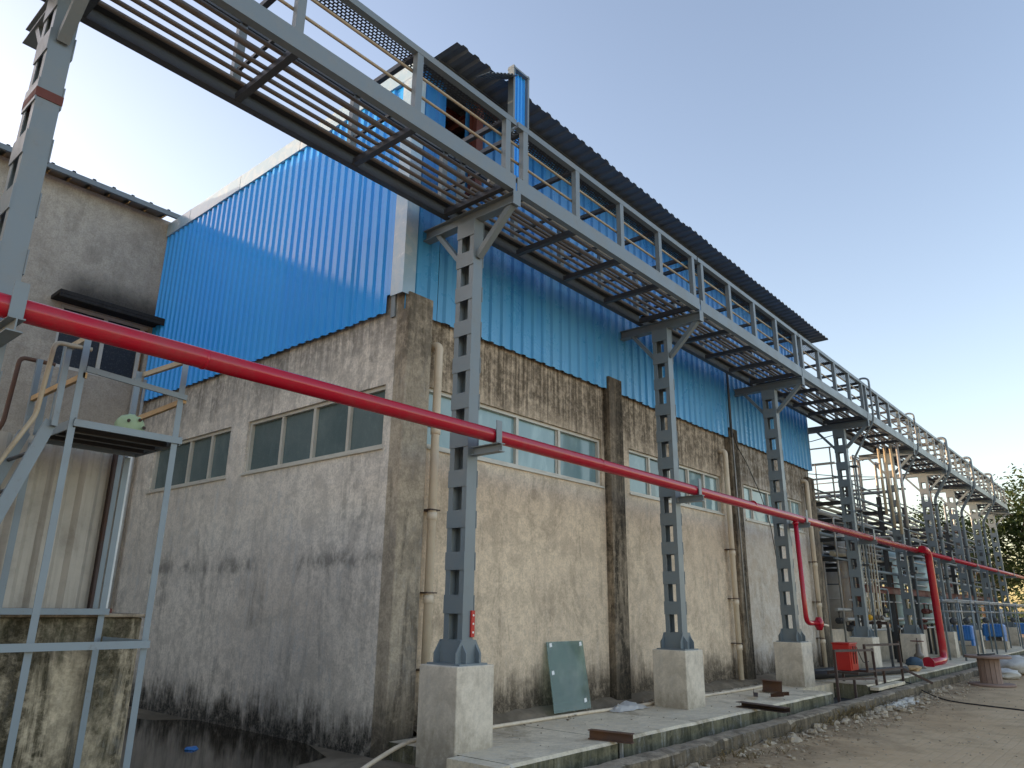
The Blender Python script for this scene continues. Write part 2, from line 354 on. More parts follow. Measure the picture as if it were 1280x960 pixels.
def copy_tree(o, loc=None, label=None, parent=None):
    c = o.copy(); COL.objects.link(c)
    if parent: c.parent = parent
    if loc is not None: c.location = loc
    if label: c['label'] = label
    for ch in list(o.children): copy_tree(ch, parent=c)
    return c
def struct(o): o['kind'] = 'structure'; return o
def sheet(p, along, across, out, W, H, period, depth, n_r, top=.35, slope=.14):
    """one trapezoid-ribbed sheet: ribs run along `across`, repeat along `along`, stick out along `out`"""
    p, a, c, o = Vector(p), Vector(along), Vector(across), Vector(out); mb = MB(); xs = []
    for k in range(n_r):
        s0 = k*period
        xs += [(s0, 0), (s0+period*(1-top-2*slope), 0), (s0+period*(1-top-slope), depth), (s0+period*(1-slope), depth)]
    xs.append((n_r*period, 0))
    xs = [(min(x, W), h) for x, h in xs if x < W+1e-6]
    if xs[-1][0] < W: xs.append((W, xs[-1][1]))
    vs = [p+a*x+o*h for x, h in xs]+[p+a*x+o*h+c*H for x, h in xs]; n = len(xs)
    th = Vector(o)*-.004
    vs += [q+th for q in vs]
    fs = [(i, i+1, n+i+1, n+i) for i in range(n-1)]+[(2*n+i, 3*n+i, 3*n+i+1, 2*n+i+1) for i in range(n-1)]
    fs += [(i, 2*n+i, 2*n+i+1, i+1) for i in range(n-1)]+[(n+i, n+i+1, 3*n+i+1, 3*n+i) for i in range(n-1)]
    mb.add(vs, fs); return mb
def holed(axis, at, u0, u1, z0, z1, holes, depth, inward):
    """wall face on the plane axis=at with openings and their reveals; holes (u0,u1,z0,z1)"""
    mb = MB(); us = sorted({u0, u1, *[h[0] for h in holes], *[h[1] for h in holes]}); zs = sorted({z0, z1, *[h[2] for h in holes], *[h[3] for h in holes]})
    P = (lambda u, z, d=0: (at+d*inward, u, z)) if axis == 'x' else (lambda u, z, d=0: (u, at+d*inward, z))
    def q(a, b, c, d): mb.add([a, b, c, d], [(0, 1, 2, 3)])
    for i in range(len(us)-1):
        for j in range(len(zs)-1):
            cu, cz = (us[i]+us[i+1])/2, (zs[j]+zs[j+1])/2
            if any(h[0] < cu < h[1] and h[2] < cz < h[3] for h in holes): continue
            q(P(us[i], zs[j]), P(us[i+1], zs[j]), P(us[i+1], zs[j+1]), P(us[i], zs[j+1]))
    for a, b, c, d in holes:
        q(P(a, c), P(b, c), P(b, c, depth), P(a, c, depth)); q(P(a, d), P(a, d, depth), P(b, d, depth), P(b, d))
        q(P(a, c), P(a, c, depth), P(a, d, depth), P(a, d)); q(P(b, c), P(b, d), P(b, d, depth), P(b, c, depth))
    q(P(u0, z0, .24), P(u1, z0, .24), P(u1, z1, .24), P(u0, z1, .24))
    q(P(u0, z1), P(u1, z1), P(u1, z1, .24), P(u0, z1, .24))
    return mb
rnd = random.Random(5)

# ------------------------------------------------------------------ ground
mb = MB(); Gd = 900
mb.add([(-Gd, -Gd, -.30), (Gd, -Gd, -.30), (Gd, Gd, -.30), (-Gd, Gd, -.30)], [(0, 1, 2, 3)])
struct(mb.build('ground', 'road'))
mb = MB(); mb.box(-30, .1, -1.75, 30, -.6, -.18); struct(mb.build('yard', 'yard'))
pts = []
for k in range(40):
    t = 2*math.pi*k/40; r_ = 1+.10*math.sin(3*t+1)+.07*math.sin(7*t)+.03*math.sin(13*t)
    pts.append((-1.45+(1.32 if math.cos(t) < 0 else 1.62)*r_*math.cos(t), 2.5+3.0*r_*math.sin(t), -.174))
mb = MB(); mb.add(pts, [tuple(range(40))]); struct(mb.build('puddle', 'puddle'))
# walkway slab along the long wall, broken open beside the red box
def slab_outline(x0, x1, ye):
    mb = MB(); n = max(2, int((x1-x0)/.35)); P = []
    for i in range(n+1):
        x = x0+(x1-x0)*i/n; P.append((x, ye+rnd.uniform(-.018, .018)))
    vs = []
    for x, y_ in P: vs += [(x, y_, -.45), (x, y_, -.03), (x, y_+.03, 0), (x, .0, .0), (x, .0, -.45)]
    fs = []
    for i in range(n):
        for j in range(3): fs.append((5*i+j, 5*i+5+j, 5*i+6+j, 5*i+j+1))
    fs += [(4, 3, 2, 1, 0), tuple(5*n+k for k in range(5))]
    mb.add(vs, fs); return mb
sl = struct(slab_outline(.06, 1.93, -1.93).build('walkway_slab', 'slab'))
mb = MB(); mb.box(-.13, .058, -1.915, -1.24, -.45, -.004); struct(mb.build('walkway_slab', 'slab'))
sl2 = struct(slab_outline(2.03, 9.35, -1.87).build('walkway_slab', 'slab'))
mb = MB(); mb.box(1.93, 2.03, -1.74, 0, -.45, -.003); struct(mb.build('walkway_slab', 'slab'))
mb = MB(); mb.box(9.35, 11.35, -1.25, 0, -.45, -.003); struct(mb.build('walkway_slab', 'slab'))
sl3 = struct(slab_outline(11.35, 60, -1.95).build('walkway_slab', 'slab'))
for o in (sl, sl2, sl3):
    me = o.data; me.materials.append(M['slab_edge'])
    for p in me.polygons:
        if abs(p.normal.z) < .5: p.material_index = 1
# drain kerb beyond the slab, with its worn top; the drain between them
def rough_kerb(x0, x1, y0, y1, z0, z1, step=.16, jit=.010):
    mb = MB(); n = int((x1-x0)/step); vs = []
    for i in range(n+1):
        x = x0+(x1-x0)*i/n; j = lambda a=jit: rnd.uniform(-a, a)
        ch = rnd.random() < .12; d = rnd.uniform(.02, .05) if ch else 0
        vs += [(x, y1, z0), (x, y1+j(), z1+j(.006)), (x, (y0+y1)/2, z1+.008+j(.006)), (x, y0+.012+j()+d, z1-.003+j(.005)), (x, y0+j(.006)+d*.3, z1-.022-d), (x, y0-.012, z0)]
    fs = [(6*i+k, 6*i+k+1, 6*i+7+k, 6*i+6+k) for i in range(n) for k in range(5)]
    mb.add(vs, [f[::-1] for f in fs]+[(0, 1, 2, 3, 4, 5)]); o = mb.build('drain_kerb', 'kerb')
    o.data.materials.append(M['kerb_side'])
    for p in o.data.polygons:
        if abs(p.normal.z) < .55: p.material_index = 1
    return o
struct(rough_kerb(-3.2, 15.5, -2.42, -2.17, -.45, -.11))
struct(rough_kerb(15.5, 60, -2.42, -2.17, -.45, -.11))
mb = MB(); mb.add([(-3, -2.2, -.293), (60, -2.2, -.293), (60, -1.8, -.293), (-3, -1.8, -.293)], [(0, 1, 2, 3)]); struct(mb.build('drain_bed', 'yard'))
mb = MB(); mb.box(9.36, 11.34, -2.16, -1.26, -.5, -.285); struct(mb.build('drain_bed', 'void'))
# broken concrete cover bridging the drain
mb = MB(); mb.box(11.36, 13.4, -2.15, -1.97, -.10, -.035); struct(mb.build('drain_cover', 'slab', bevel=.01))
# mortar fillet along the wall's foot
mb = MB(); n = 60
vs = []
for i in range(n+1):
    x = .45+14.4*i/n; a = rnd.uniform(.0, .04); b = rnd.uniform(-.06, .06)
    vs += [(x, -.30+b, .003), (x, -.14+b*.5, .05+a), (x, .0, .09+a)]
mb.add(vs, [(3*i+k, 3*i+3+k, 3*i+4+k, 3*i+1+k) for i in range(n) for k in range(2)]); struct(mb.build('dirt_fillet', 'yard'))
# low verge ridge of loose earth along the kerb
mb = MB(); n = 150; vs = []
for i in range(n+1):
    x = -3+26*i/n
    a = .02+.015*math.sin(x*1.7)+rnd.uniform(-.015, .015)
    vs += [(x, -2.39, -.30+a), (x, -2.62+rnd.uniform(-.05, .05), -.30+a*.55+rnd.uniform(-.012, .012)), (x, -2.95+rnd.uniform(-.15, .1), -.30+a*.15), (x, -3.3, -.3035)]
mb.add(vs, [(4*i+k, 4*i+k+1, 4*i+5+k, 4*i+4+k) for i in range(n) for k in range(3)], True); struct(mb.build('earth_verge', 'road'))

# ------------------------------------------------------------------ factory building
XE, LY = 14.88, 7.54
B = thing('factory_building', (0, 0, 0), 'concrete factory building with bright blue corrugated upper walls and overhanging sheet roof', 'building')
ZT, ZB = 4.242, 3.428
wins_f = [(.50, 4.615), (5.506, 9.284), (10.452, 14.186)]
wins_l = [(.239, 3.55), (4.072, 6.805)]
holed('y', 0, .0, XE, -.3, 5.45, [(a, b, ZB, ZT) for a, b in wins_f], .14, 1).build('front_wall', 'wall_front', B)
holed('x', 0, .0, LY, -.5, 5.45, [(a, b, 3.362, 4.192) for a, b in wins_l], .14, 1).build('side_wall', 'wall_left', B)
mb = MB(); mb.box(XE-.2, XE-.002, .25, LY, -.3, 9.0); mb.box(.25, XE-.2, LY-.2, LY-.002, -.3, 9.0); mb.build('rear_wall', 'wall_adj', B)
for k, x in enumerate((0.0, 4.704, 9.607, 14.46)):
    mb = MB(); x1 = x+.424
    zt = 5.403 if k < 3 else 4.95
    mb.box(x+(.0 if k else -.004), x1, -.134 if k else -.14, .1, -.3, zt)
    mb.build('pilaster', 'pilaster' if k else 'pilaster_grey', B, bevel=.015)
def window(axis, u0, u1, z0, z1, dep, divs, pane):
    """aluminium frame set in the reveal, one pane per bay"""
    def bx(mb, a, b, c, d, d0, d1):
        if axis == 'y': mb.box(a, b, d0, d1, c, d)
        else: mb.box(d0, d1, a, b, c, d)
    f = .05; mb = MB()
    bx(mb, u0+.002, u1-.002, z0+.002, z0+f, dep-.05, dep+.05); bx(mb, u0+.002, u1-.002, z1-f, z1-.002, dep-.05, dep+.05)
    bx(mb, u0+.002, u0+f, z0+f, z1-f, dep-.05, dep+.05); bx(mb, u1-f, u1-.002, z0+f, z1-f, dep-.05, dep+.05)
    edges = [u0+f]+list(divs)+[u1-f]
    for d in divs: bx(mb, d-.028, d+.028, z0+f, z1-f, dep-.045, dep+.045)
    w_ = mb.build('window', 'frame_win', B)
    s_ = MB(); bx(s_, u0-.03, u1+.03, z0-.03, z0-.002, -.03, dep+.05); s_.build('sill', 'frame_win', w_)
    for i in range(len(edges)-1):
        a, b = edges[i]+(.028 if i else 0), edges[i+1]-(.028 if i < len(edges)-2 else 0)
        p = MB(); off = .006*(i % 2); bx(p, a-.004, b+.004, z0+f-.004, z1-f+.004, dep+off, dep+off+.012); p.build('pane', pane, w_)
        if i % 2 == 0 and axis == 'y':
            st = MB(); bx(st, b-.035, b-.004, z0+f, z1-f, dep-.018, dep-.004); st.build('sash_stile', 'frame_win', w_)
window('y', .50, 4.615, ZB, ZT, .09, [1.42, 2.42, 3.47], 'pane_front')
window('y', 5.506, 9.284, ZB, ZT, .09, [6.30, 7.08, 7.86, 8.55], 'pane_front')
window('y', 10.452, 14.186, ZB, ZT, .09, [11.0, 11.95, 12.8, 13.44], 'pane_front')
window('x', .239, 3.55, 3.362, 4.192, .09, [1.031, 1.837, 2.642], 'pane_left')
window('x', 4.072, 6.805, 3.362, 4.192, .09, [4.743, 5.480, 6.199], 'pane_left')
# cladding, sheet by sheet
ZC, ZCT = 5.172, 9.0
for i in range(15):
    x0 = -.02+i*.995; W = min(1.0, XE+.02-x0); off = -.062-.003*(i % 2)
    top = 8.98
    if i == 0:
        sheet((.57, off, ZC), (1, 0, 0), (0, 0, 1), (0, -1, 0), .41, 8.02-ZC, .25, .034, 2).build('cladding_sheet', 'clad_front', B); W = .58
    sheet((x0, off, ZC+rnd.uniform(-.008, .008)), (1, 0, 0), (0, 0, 1), (0, -1, 0), W, top-ZC, .25, .034, 4, .26, .10).build('cladding_sheet', 'clad_front', B)
for i in range(8):
    y0 = .0+i*.95; W = min(.955, LY-.02-y0); off = -.062-.003*(i % 2)
    zb = ZC+rnd.uniform(-.008, .008)
    if i == 0:
        sheet((off, .26, zb), (0, 1, 0), (0, 0, 1), (-1, 0, 0), W-.26, 8.76-zb, .19, .03, 5, .30, .16).build('cladding_sheet', 'clad_left', B)
        sheet((off, .0, 5.42), (0, 1, 0), (0, 0, 1), (-1, 0, 0), .262, 8.76-5.42, .19, .03, 2, .30, .16).build('cladding_sheet', 'clad_left', B)
    else:
        sheet((off, y0, zb), (0, 1, 0), (0, 0, 1), (-1, 0, 0), W, 8.76-zb, .19, .03, 5, .30, .16).build('cladding_sheet', 'clad_left', B)
# eave flashing band on the side wall and the pale corner trim
mb = MB(); n = 8
for i in range(n):
    a, b = -.1+i*(LY+.08)/n, -.1+(i+1)*(LY+.08)/n
    mb.box(-.115-.004*(i % 2), -.07, a, b+.02, 8.74, 9.03)
mb.build('eave_flashing', 'flash', B)
mb = MB(); mb.box(-.112, .10, -.112, -.105, 5.36, 8.74); mb.box(-.112, -.105, -.105, .13, 5.36, 8.74); mb.build('corner_trim', 'flash', B)
mb = MB(); mb.box(XE+.0, XE+.03, -.115, .1, ZC, 9.0); mb.build('corner_trim', 'flash', B)
mb = MB(); mb.box(-.03, -.006, .12, .2, 5.1, 5.5); mb.build('cladding_rail', 'steel', B)
# red-brown roof steel seen through the open first bay
mb = MB(); mb.ibeam((1.08, -.20, 7.35), (1.08, -.20, 8.83), .14, .16, up=(0, 1, 0)); mb.box(1.0, 1.16, -.2, .1, 7.3, 7.36); mb.build('roof_column', 'red_oxide', B)
mb = MB(); mb.ibeam((.1, -.35, 8.96), (XE, -.35, 8.96), .06, .09); mb.build('purlin', 'roof', B)
mb = MB(); mb.ibeam((.95, -.30, 8.86), (2.3, -.30, 8.86), .08, .10); mb.build('eave_beam', 'red_oxide', B)
mb = MB(); mb.ibeam((.0, .30, 8.88), (XE, .30, 8.88), .1, .16); mb.build('purlin', 'red_oxide', B)
for x in (.2, 1.08, 4.9, 9.8, 14.6):
    mb = MB(); mb.ibeam((x, .02, 8.70), (x, 7.3, 8.70), .12, .16); mb.build('rafter', 'red_oxide', B)
for i in range(16):
    x0 = .03+i*.96
    sheet((x0, -.80+rnd.uniform(-.012, .012), 9.02+.006*(i % 2)), (1, 0, 0), (0, 1, -.004), (0, 0, 1), .975, 8.5, .24, .035, 4).build('roof_sheet', 'roof', B)

# ------------------------------------------------------------------ rain pipes
def downpipe(x, zt, zb, label, dx=.0):
    t = thing('drainpipe', (x, -.14, zb), label, 'drainpipe', 'rainwater pipes on the long wall')
    MB().tube(fillet([(x-dx, .02, zt), (x, -.14, zt), (x, -.14, zb)], .10), .055, 12).build('pipe', 'drain', t)
    for z in (zb+.62, zb+1.5, zb+2.5, zb+3.6):
        if z < zt-.3: MB().lathe((x, -.14, z), [(.058, -.05), (.066, -.045), (.066, .045), (.058, .05)], 12).build('coupling', 'drain', t)
        if z < zt-.3: MB().box(x-.085, x+.085, -.2, .0, z+.07, z+.085).build('clip', 'rust_dark', t)
    return t
downpipe(.56, 4.80, .02, 'cream rainwater pipe beside the corner pilaster, nearest the camera')
downpipe(9.28, 4.80, .1, 'cream rainwater pipe beside the third pilaster')
downpipe(14.25, 4.80, .1, 'cream rainwater pipe at the far end of the long wall')

# ------------------------------------------------------------------ neighbouring building (left)
A = thing('neighbour_building', (-5, LY, -.18), 'grey rendered building at the left with a soot-stained window under a thin canopy', 'building')
XA0, XA1 = -12.0, .12
hole = (-1.74, -.16, 5.50, 6.705)
mb = holed('y', LY, XA0, XA1, -.4, 9.1, [hole], .16, 1); mb.build('wall', 'wall_adj', A)
mb = MB(); mb.box(-1.95, -.04, LY-.48, LY-.003, 6.72, 6.80); mb.box(-1.95, -.04, LY-.48, LY-.44, 6.66, 6.72); mb.build('window_canopy', 'soot', A, bevel=.01)
mb = MB(); mb.box(-1.738, -1.70, LY+.01, LY+.12, 5.505, 6.70); mb.box(-1.70, hole[1]-.003, LY+.02, LY+.06, 5.503, 5.56); mb.box(-1.70, hole[1]-.003, LY+.02, LY+.06, 6.64, 6.702)
for x in (-.95, -.27): mb.box(x-.035, x+.035, LY+.015, LY+.065, 5.56, 6.64)
fr = mb.build('window', 'frame_win', A)
for a, b in ((-1.70, -.985), (-.915, -.305)):
    mb = MB(); mb.box(a, b, LY+.04, LY+.05, 5.56, 6.64); mb.build('pane', 'pane_dark', fr)
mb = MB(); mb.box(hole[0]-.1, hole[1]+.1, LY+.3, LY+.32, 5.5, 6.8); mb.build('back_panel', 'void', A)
for i in range(11):
    x0 = XA0-.12+i*1.08
    sheet((x0, LY-.35, 9.13+.006*(i % 2)), (1, 0, 0), (0, 1, .07), (0, 0, 1), 1.1, 6, .36, .05, 3, .14, .06).build('roof_sheet', 'roof', A)
mb = MB(); mb.bar((XA0, LY-.33, 9.10), (XA1-.05, LY-.33, 9.10), .06, .10); mb.build('gutter', 'roof', A)
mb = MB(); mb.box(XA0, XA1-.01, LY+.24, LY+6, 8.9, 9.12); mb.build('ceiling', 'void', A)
# thin pipes rising against the neighbour's wall
t = thing('wall_pipe', (-.25, LY-.12, -.1), 'thin grey pipe pair rising in the corner beside the blue cladding', 'pipe')
MB().tube([(-.28, LY-.1, -.2), (-.28, LY-.1, 5.6)], .03, 8).build('riser', 'pipe_silver', t)
MB().tube([(-.10, LY-.12, -.2), (-.10, LY-.12, 5.6)], .03, 8).build('riser', 'pipe_silver', t)
MB().tube([(-1.1, LY-.1, 2.7), (-.12, LY-.1, 2.7)], .03, 8).build('branch', 'pipe_silver', t)

# ------------------------------------------------------------------ lattice columns with plinths
YC = -.911; XS = [-4.56, .309, 5.279, 10.15, 15.0, 19.85, 24.4, 29.0, 33.8, 38.4]
def column(label):
    x, y_ = 0, YC
    t = thing('lattice_column', (0, YC, .84), label, 'steel column', 'battened steel columns carrying the pipe bridge')
    zt = 6.24
    for s in (-1, 1):
        mb = MB(); mb.chan((x, y_+s*.109, .85), (x, y_+s*.109, zt), .074, .168, .009, -s, up=(1, 0, 0)); mb.build('channel', 'steel', t)
    for s in (-1, 1):
        z = .85+.245
        mb = MB(); mb.box(x+s*.085, x+s*.094, y_-.145, y_+.145, .85, z); mb.build('batten', 'steel', t)
        while z < zt-.5:
            z += .27
            mb = MB(); mb.box(x+s*.085, x+s*.094, y_-.152, y_+.152, z, z+.2); mb.build('batten', 'steel', t)
            z += .2
        mb = MB(); mb.box(x+s*.085, x+s*.094, y_-.152, y_+.152, z+.22, zt); mb.build('batten', 'steel', t)
    mb = MB(); mb.box(x-.22, x+.22, y_-.25, y_+.25, .835, .853); mb.build('base_plate', 'steel', t)
    cut = [(-.2, 0), (.2, 0), (.2, .10), (.11, .24), (-.11, .24), (-.2, .10)]
    for s in (-1, 1):
        mb = MB(); mb.prof((x, y_+s*.160, .853), (x, y_+s*.172, .853), cut); mb.build('gusset', 'steel', t)
        mb = MB(); mb.prof((x+s*.097, y_, .853), (x+s*.109, y_, .853), [(-.24, 0), (.24, 0), (.24, .10), (.14, .24), (-.14, .24), (-.24, .10)]); mb.build('gusset', 'steel', t)
    mb = MB(); mb.ibeam((x, -1.69, 6.325), (x, -.03, 6.325), .13, .16, .012); mb.build('head_beam', 'steel', t)
    mb = MB(); mb.box(x-.07, x+.07, -1.70, -1.691, 6.23, 6.425); mb.build('end_plate', 'steel', t)
    mb = MB(); mb.bar((x, YC-.15, 5.72), (x, -1.62, 6.26), .09, .075); mb.build('brace', 'steel', t)
    mb = MB(); mb.bar((x, YC+.15, 5.72), (x, -.32, 6.26), .09, .06); mb.build('brace', 'steel', t)
    # arm that carries the red pipe, with its flat clamp
    mb = MB(); mb.ibeam((x, YC-.16, 3.185), (x, -1.52, 3.185), .10, .10, .010); mb.build('pipe_arm', 'steel', t)
    mb = MB(); mb.box(x-.045, x+.045, -1.475, -1.463, 3.237, 3.50); mb.build('pipe_clamp', 'steel', t)
    return t
def plinth(label):
    o = MB(); o.box(-.29, .29, YC-.29, YC+.29, -.32, .835)
    t = thing('concrete_plinth', (0, YC, -.3), label, 'plinth', 'concrete plinths under the columns')
    o.build('block', 'plinth', t, bevel=.012)
    return t
clab = ['steel column at the left edge with a rust-brown painted band', 'steel column standing before the corner of the factory, a red strip near its foot',
        'second steel column from the factory corner, before the middle windows', 'third steel column from the factory corner, beside the thin red branch pipe',
        'steel column just past the far end of the blue cladding', 'first steel column beyond the one at the cladding end', 'steel column just beyond the thick red pipe drop',
        'grey steel column before the first blue pump motor', 'second last steel column of the far row', 'last steel column at the far end of the pipe bridge']
plab = ['concrete plinth under the leftmost steel column', 'tall concrete plinth nearest the camera at the slab corner', 'concrete plinth to the right of the leaning glass sheet',
        'concrete plinth left of the red hose box', 'concrete plinth behind the rusty rail frames', 'concrete plinth left of the thick red pipe drop', 'concrete plinth right behind the thick red pipe drop',
        'concrete plinth under the column before the first blue pump', 'second last concrete plinth of the far row', 'last concrete plinth at the far end of the row']
c0 = column('steel column'); p0 = plinth('concrete plinth')
cols = []
for k, x in enumerate(XS):
    c = c0 if k == 0 else copy_tree(c0); c.location = (x, YC, .84); c['label'] = clab[k]; cols.append(c)
    p = p0 if k == 0 else copy_tree(p0); p.location = (x, YC, -.3); p['label'] = plab[k]
# painted band on the leftmost column, red strip on the second
mb = MB(); mb.box(XS[0]-.0955, XS[0]+.0955, YC-.1535, YC+.1535, 5.16, 5.24)
t = mb.build('painted_band', 'red_oxide', cols[0])
t = thing('red_marker', (XS[1]+.05, YC-.15, 1.45), 'small red strip with white dots fixed near the foot of the column', 'marker')
mb = MB(); mb.box(XS[1]+.035, XS[1]+.088, YC-.168, YC-.147, 1.12, 1.40); mb.build('plate', 'red_box', t)
for z in (1.17, 1.26, 1.35): MB().lathe((XS[1]+.062, YC-.168, z), [(.012, 0), (.012, -.006)], 8, 'y').build('stud', 'white_dot', t)

# ------------------------------------------------------------------ pipe bridge spans
YO, YI = -1.69, -.47; Z0, Z1, ZR = 6.43, 6.64, 7.42
def span(L, nb, label):
    t = thing('bridge_span', (0, -1.08, Z0), label, 'pipe bridge', 'spans of the overhead pipe bridge'); x0, x1 = .02, L-.02
    for s, y_ in ((1, YO), (-1, YI)):
        m_ = 'steel' if s > 0 else 'steel_dark'  # inner chord and rail get the steel with shade in its colour
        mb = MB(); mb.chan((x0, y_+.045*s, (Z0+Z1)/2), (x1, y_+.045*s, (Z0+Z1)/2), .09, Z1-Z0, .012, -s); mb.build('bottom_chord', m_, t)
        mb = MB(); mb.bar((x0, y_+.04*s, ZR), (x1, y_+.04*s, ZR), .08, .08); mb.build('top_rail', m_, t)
    for i in range(nb+1):
        x = .17+(L-.34)*i/nb
        for s, y_ in ((1, YO), (-1, YI)):
            mb = MB(); mb.bar((x, y_+.04*s, Z1), (x, y_+.04*s, ZR-.04), .074, .09, up=(1, 0, 0)); mb.build('post', 'steel', t)
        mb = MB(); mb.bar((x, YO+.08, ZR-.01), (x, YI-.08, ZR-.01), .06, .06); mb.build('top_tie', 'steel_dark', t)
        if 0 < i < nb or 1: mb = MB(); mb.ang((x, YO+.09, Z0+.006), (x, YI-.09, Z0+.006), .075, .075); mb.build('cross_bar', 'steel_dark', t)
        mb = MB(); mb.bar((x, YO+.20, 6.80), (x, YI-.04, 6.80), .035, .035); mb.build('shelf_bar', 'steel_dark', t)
    # perforated cable tray under the top rail
    mb = MB(); y0, y1 = -1.60, -1.36; zt = ZR-.005; px = .052; nx = int((L-.1)/px); ny = 6; py = (y1-y0)/ny
    for i in range(nx):
        for j in range(ny):
            xa, ya = .05+i*px, y0+j*py; sh = (px*.5 if j % 2 else 0)
            a, b = xa+sh+px*.2, xa+sh+px*.8; c, d = ya+py*.24, ya+py*.76
            vs = [(xa+sh, ya, zt), (xa+sh+px, ya, zt), (xa+sh+px, ya+py, zt), (xa+sh, ya+py, zt), (a, c, zt), (b, c, zt), (b, d, zt), (a, d, zt)]
            mb.add(vs, [(0, 1, 5, 4), (1, 2, 6, 5), (2, 3, 7, 6), (3, 0, 4, 7)])
    mb.box(.05, L-.05, y0-.004, y0, zt, zt+.05); mb.box(.05, L-.05, y1, y1+.004, zt-.0, zt+.05)
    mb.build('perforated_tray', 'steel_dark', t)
    return t
s_a = span(4.87, 3, 'pipe bridge span'); s_b = span(4.87, 4, 'pipe bridge span')
copy_tree(s_a, (-9.43, -1.08, Z0), 'pipe bridge span running out of the picture above the left edge')
s_a.location = (XS[0], -1.08, Z0); s_a['label'] = 'nearest pipe bridge span overhead, between the leftmost column and the factory corner'
slab_ = ['pipe bridge span before the factory between its corner column and the second column', 'pipe bridge span before the factory between the second and third columns',
         'pipe bridge span passing the far end of the blue cladding', 'first pipe bridge span past the factory end', 'second pipe bridge span past the factory end, above the thick red pipe drop',
         'pipe bridge span above the vertical pipe bundle in the distance', 'pipe bridge span over the pump motors', 'last far pipe bridge span by the trees']
for k in range(1, 9):
    s = s_b if k == 1 else copy_tree(s_b); s.location = (XS[k], -1.08, Z0); s['label'] = slab_[k-1]
    s.scale.x = (XS[k+1]-XS[k])/4.87

# pipes laid along the bridge
XL, XR = -12.0, 42.0
defs = [(-1.40, 6.54, .023, 'pipe_grey', 'outermost thin pipe on the lower deck of the bridge'), (-1.25, 6.545, .033, 'pipe_grey', 'thickest brownish pipe on the lower deck of the bridge'),
        (-1.10, 6.54, .024, 'pipe_grey', 'third pipe from the outer edge on the lower deck of the bridge'), (-.97, 6.54, .024, 'pipe_grey', 'fourth pipe from the outer edge on the lower deck of the bridge'),
        (-.84, 6.54, .024, 'pipe_grey', 'fifth pipe from the outer edge on the lower deck of the bridge'), (-.70, 6.54, .024, 'pipe_grey', 'innermost pipe on the lower deck of the bridge'),
        (-1.585, 7.19, .017, 'cream_rail', 'upper thin rod running between the posts on the outer side of the bridge'), (-1.585, 6.93, .017, 'cream_rail', 'lower thin rod running between the posts on the outer side of the bridge')]
for y_, z, r_, m_, lab in defs:
    xa = XL
    tag(MB().tube([(xa, y_, z)]+[(x, y_, z+rnd.uniform(-.006, .006)) for x in range(int(xa)+2, int(XR), 3)]+[(XR, y_, z)], r_, 8).build('bridge_pipe', m_, None), lab, 'pipe', 'pipes along the bridge')
for y_, r_, m_, lab in ((-1.12, .028, 'pipe_silver', 'outer silver pipe on the upper shelf of the bridge'), (-.80, .024, 'pipe_grey', 'brownish pipe on the upper shelf of the bridge, nearest the factory')):
    tag(MB().tube([(.4, y_, 6.86), (14, y_, 6.865), (28, y_, 6.86), (XR, y_, 6.86)], r_, 8).build('bridge_pipe', m_, None), lab, 'pipe', 'pipes along the bridge')

# ------------------------------------------------------------------ red fire main
t = thing('red_pipe', (5, -1.37, 3.33), 'long red pipe carried on column arms across the whole picture', 'pipe')
RP = -1.37
MB().tube([(-12, RP, 3.335), (0, RP, 3.34), (10, RP, 3.30), (20.0, RP, 3.27)], .082, 20).build('main_run', 'red', t)
MB().tube([(20.0, RP, 3.27), (42, RP, 3.30), (43.5, RP, 3.30)], .075, 14).build('far_run', 'red', t)
MB().tube(fillet([(19.7, RP-.16, 3.30), (20.45, RP-.16, 3.30), (20.55, RP-.16, .09), (18.5, RP-.16, .09)], .32, 8), .11, 16).build('drop', 'red', t)
MB().lathe((18.5, RP-.16, .09), [(.17, -.03), (.17, .03)], 16, 'x').build('flange', 'red', t)
for x in (-3.2, 2.5, 7.6): MB().lathe((x, RP, 3.335), [(.0835, -.012), (.0855, -.006), (.0855, .006), (.0835, .012)], 20, 'x').build('weld', 'red', t)
t = thing('red_branch_pipe', (9.8, RP, 3.25), 'thin red branch pipe dropping from the main to a valve', 'pipe')
MB().tube(fillet([(9.72, RP, 3.29), (9.80, RP, 1.22), (10.55, RP-.02, 1.20)], .16, 8), .048, 12).build('drop', 'red', t)
MB().lathe((9.72, RP, 3.215), [(.06, -.05), (.062, .0)], 12).build('tee', 'red', t)
v = MB(); v.lathe((10.45, RP-.02, 1.2), [(.06, -.09), (.085, -.06), (.085, .06), (.06, .09)], 12, 'x'); v.lathe((10.45, RP-.02, 1.2), [(.05, -.13), (.09, -.05), (.09, .05), (.05, .13)], 12); v.build('valve_body', 'red', t)
MB().tube([(10.45, RP-.02, 1.2), (10.65, RP-.14, 1.16)], .022, 8).build('spout', 'drain', t)

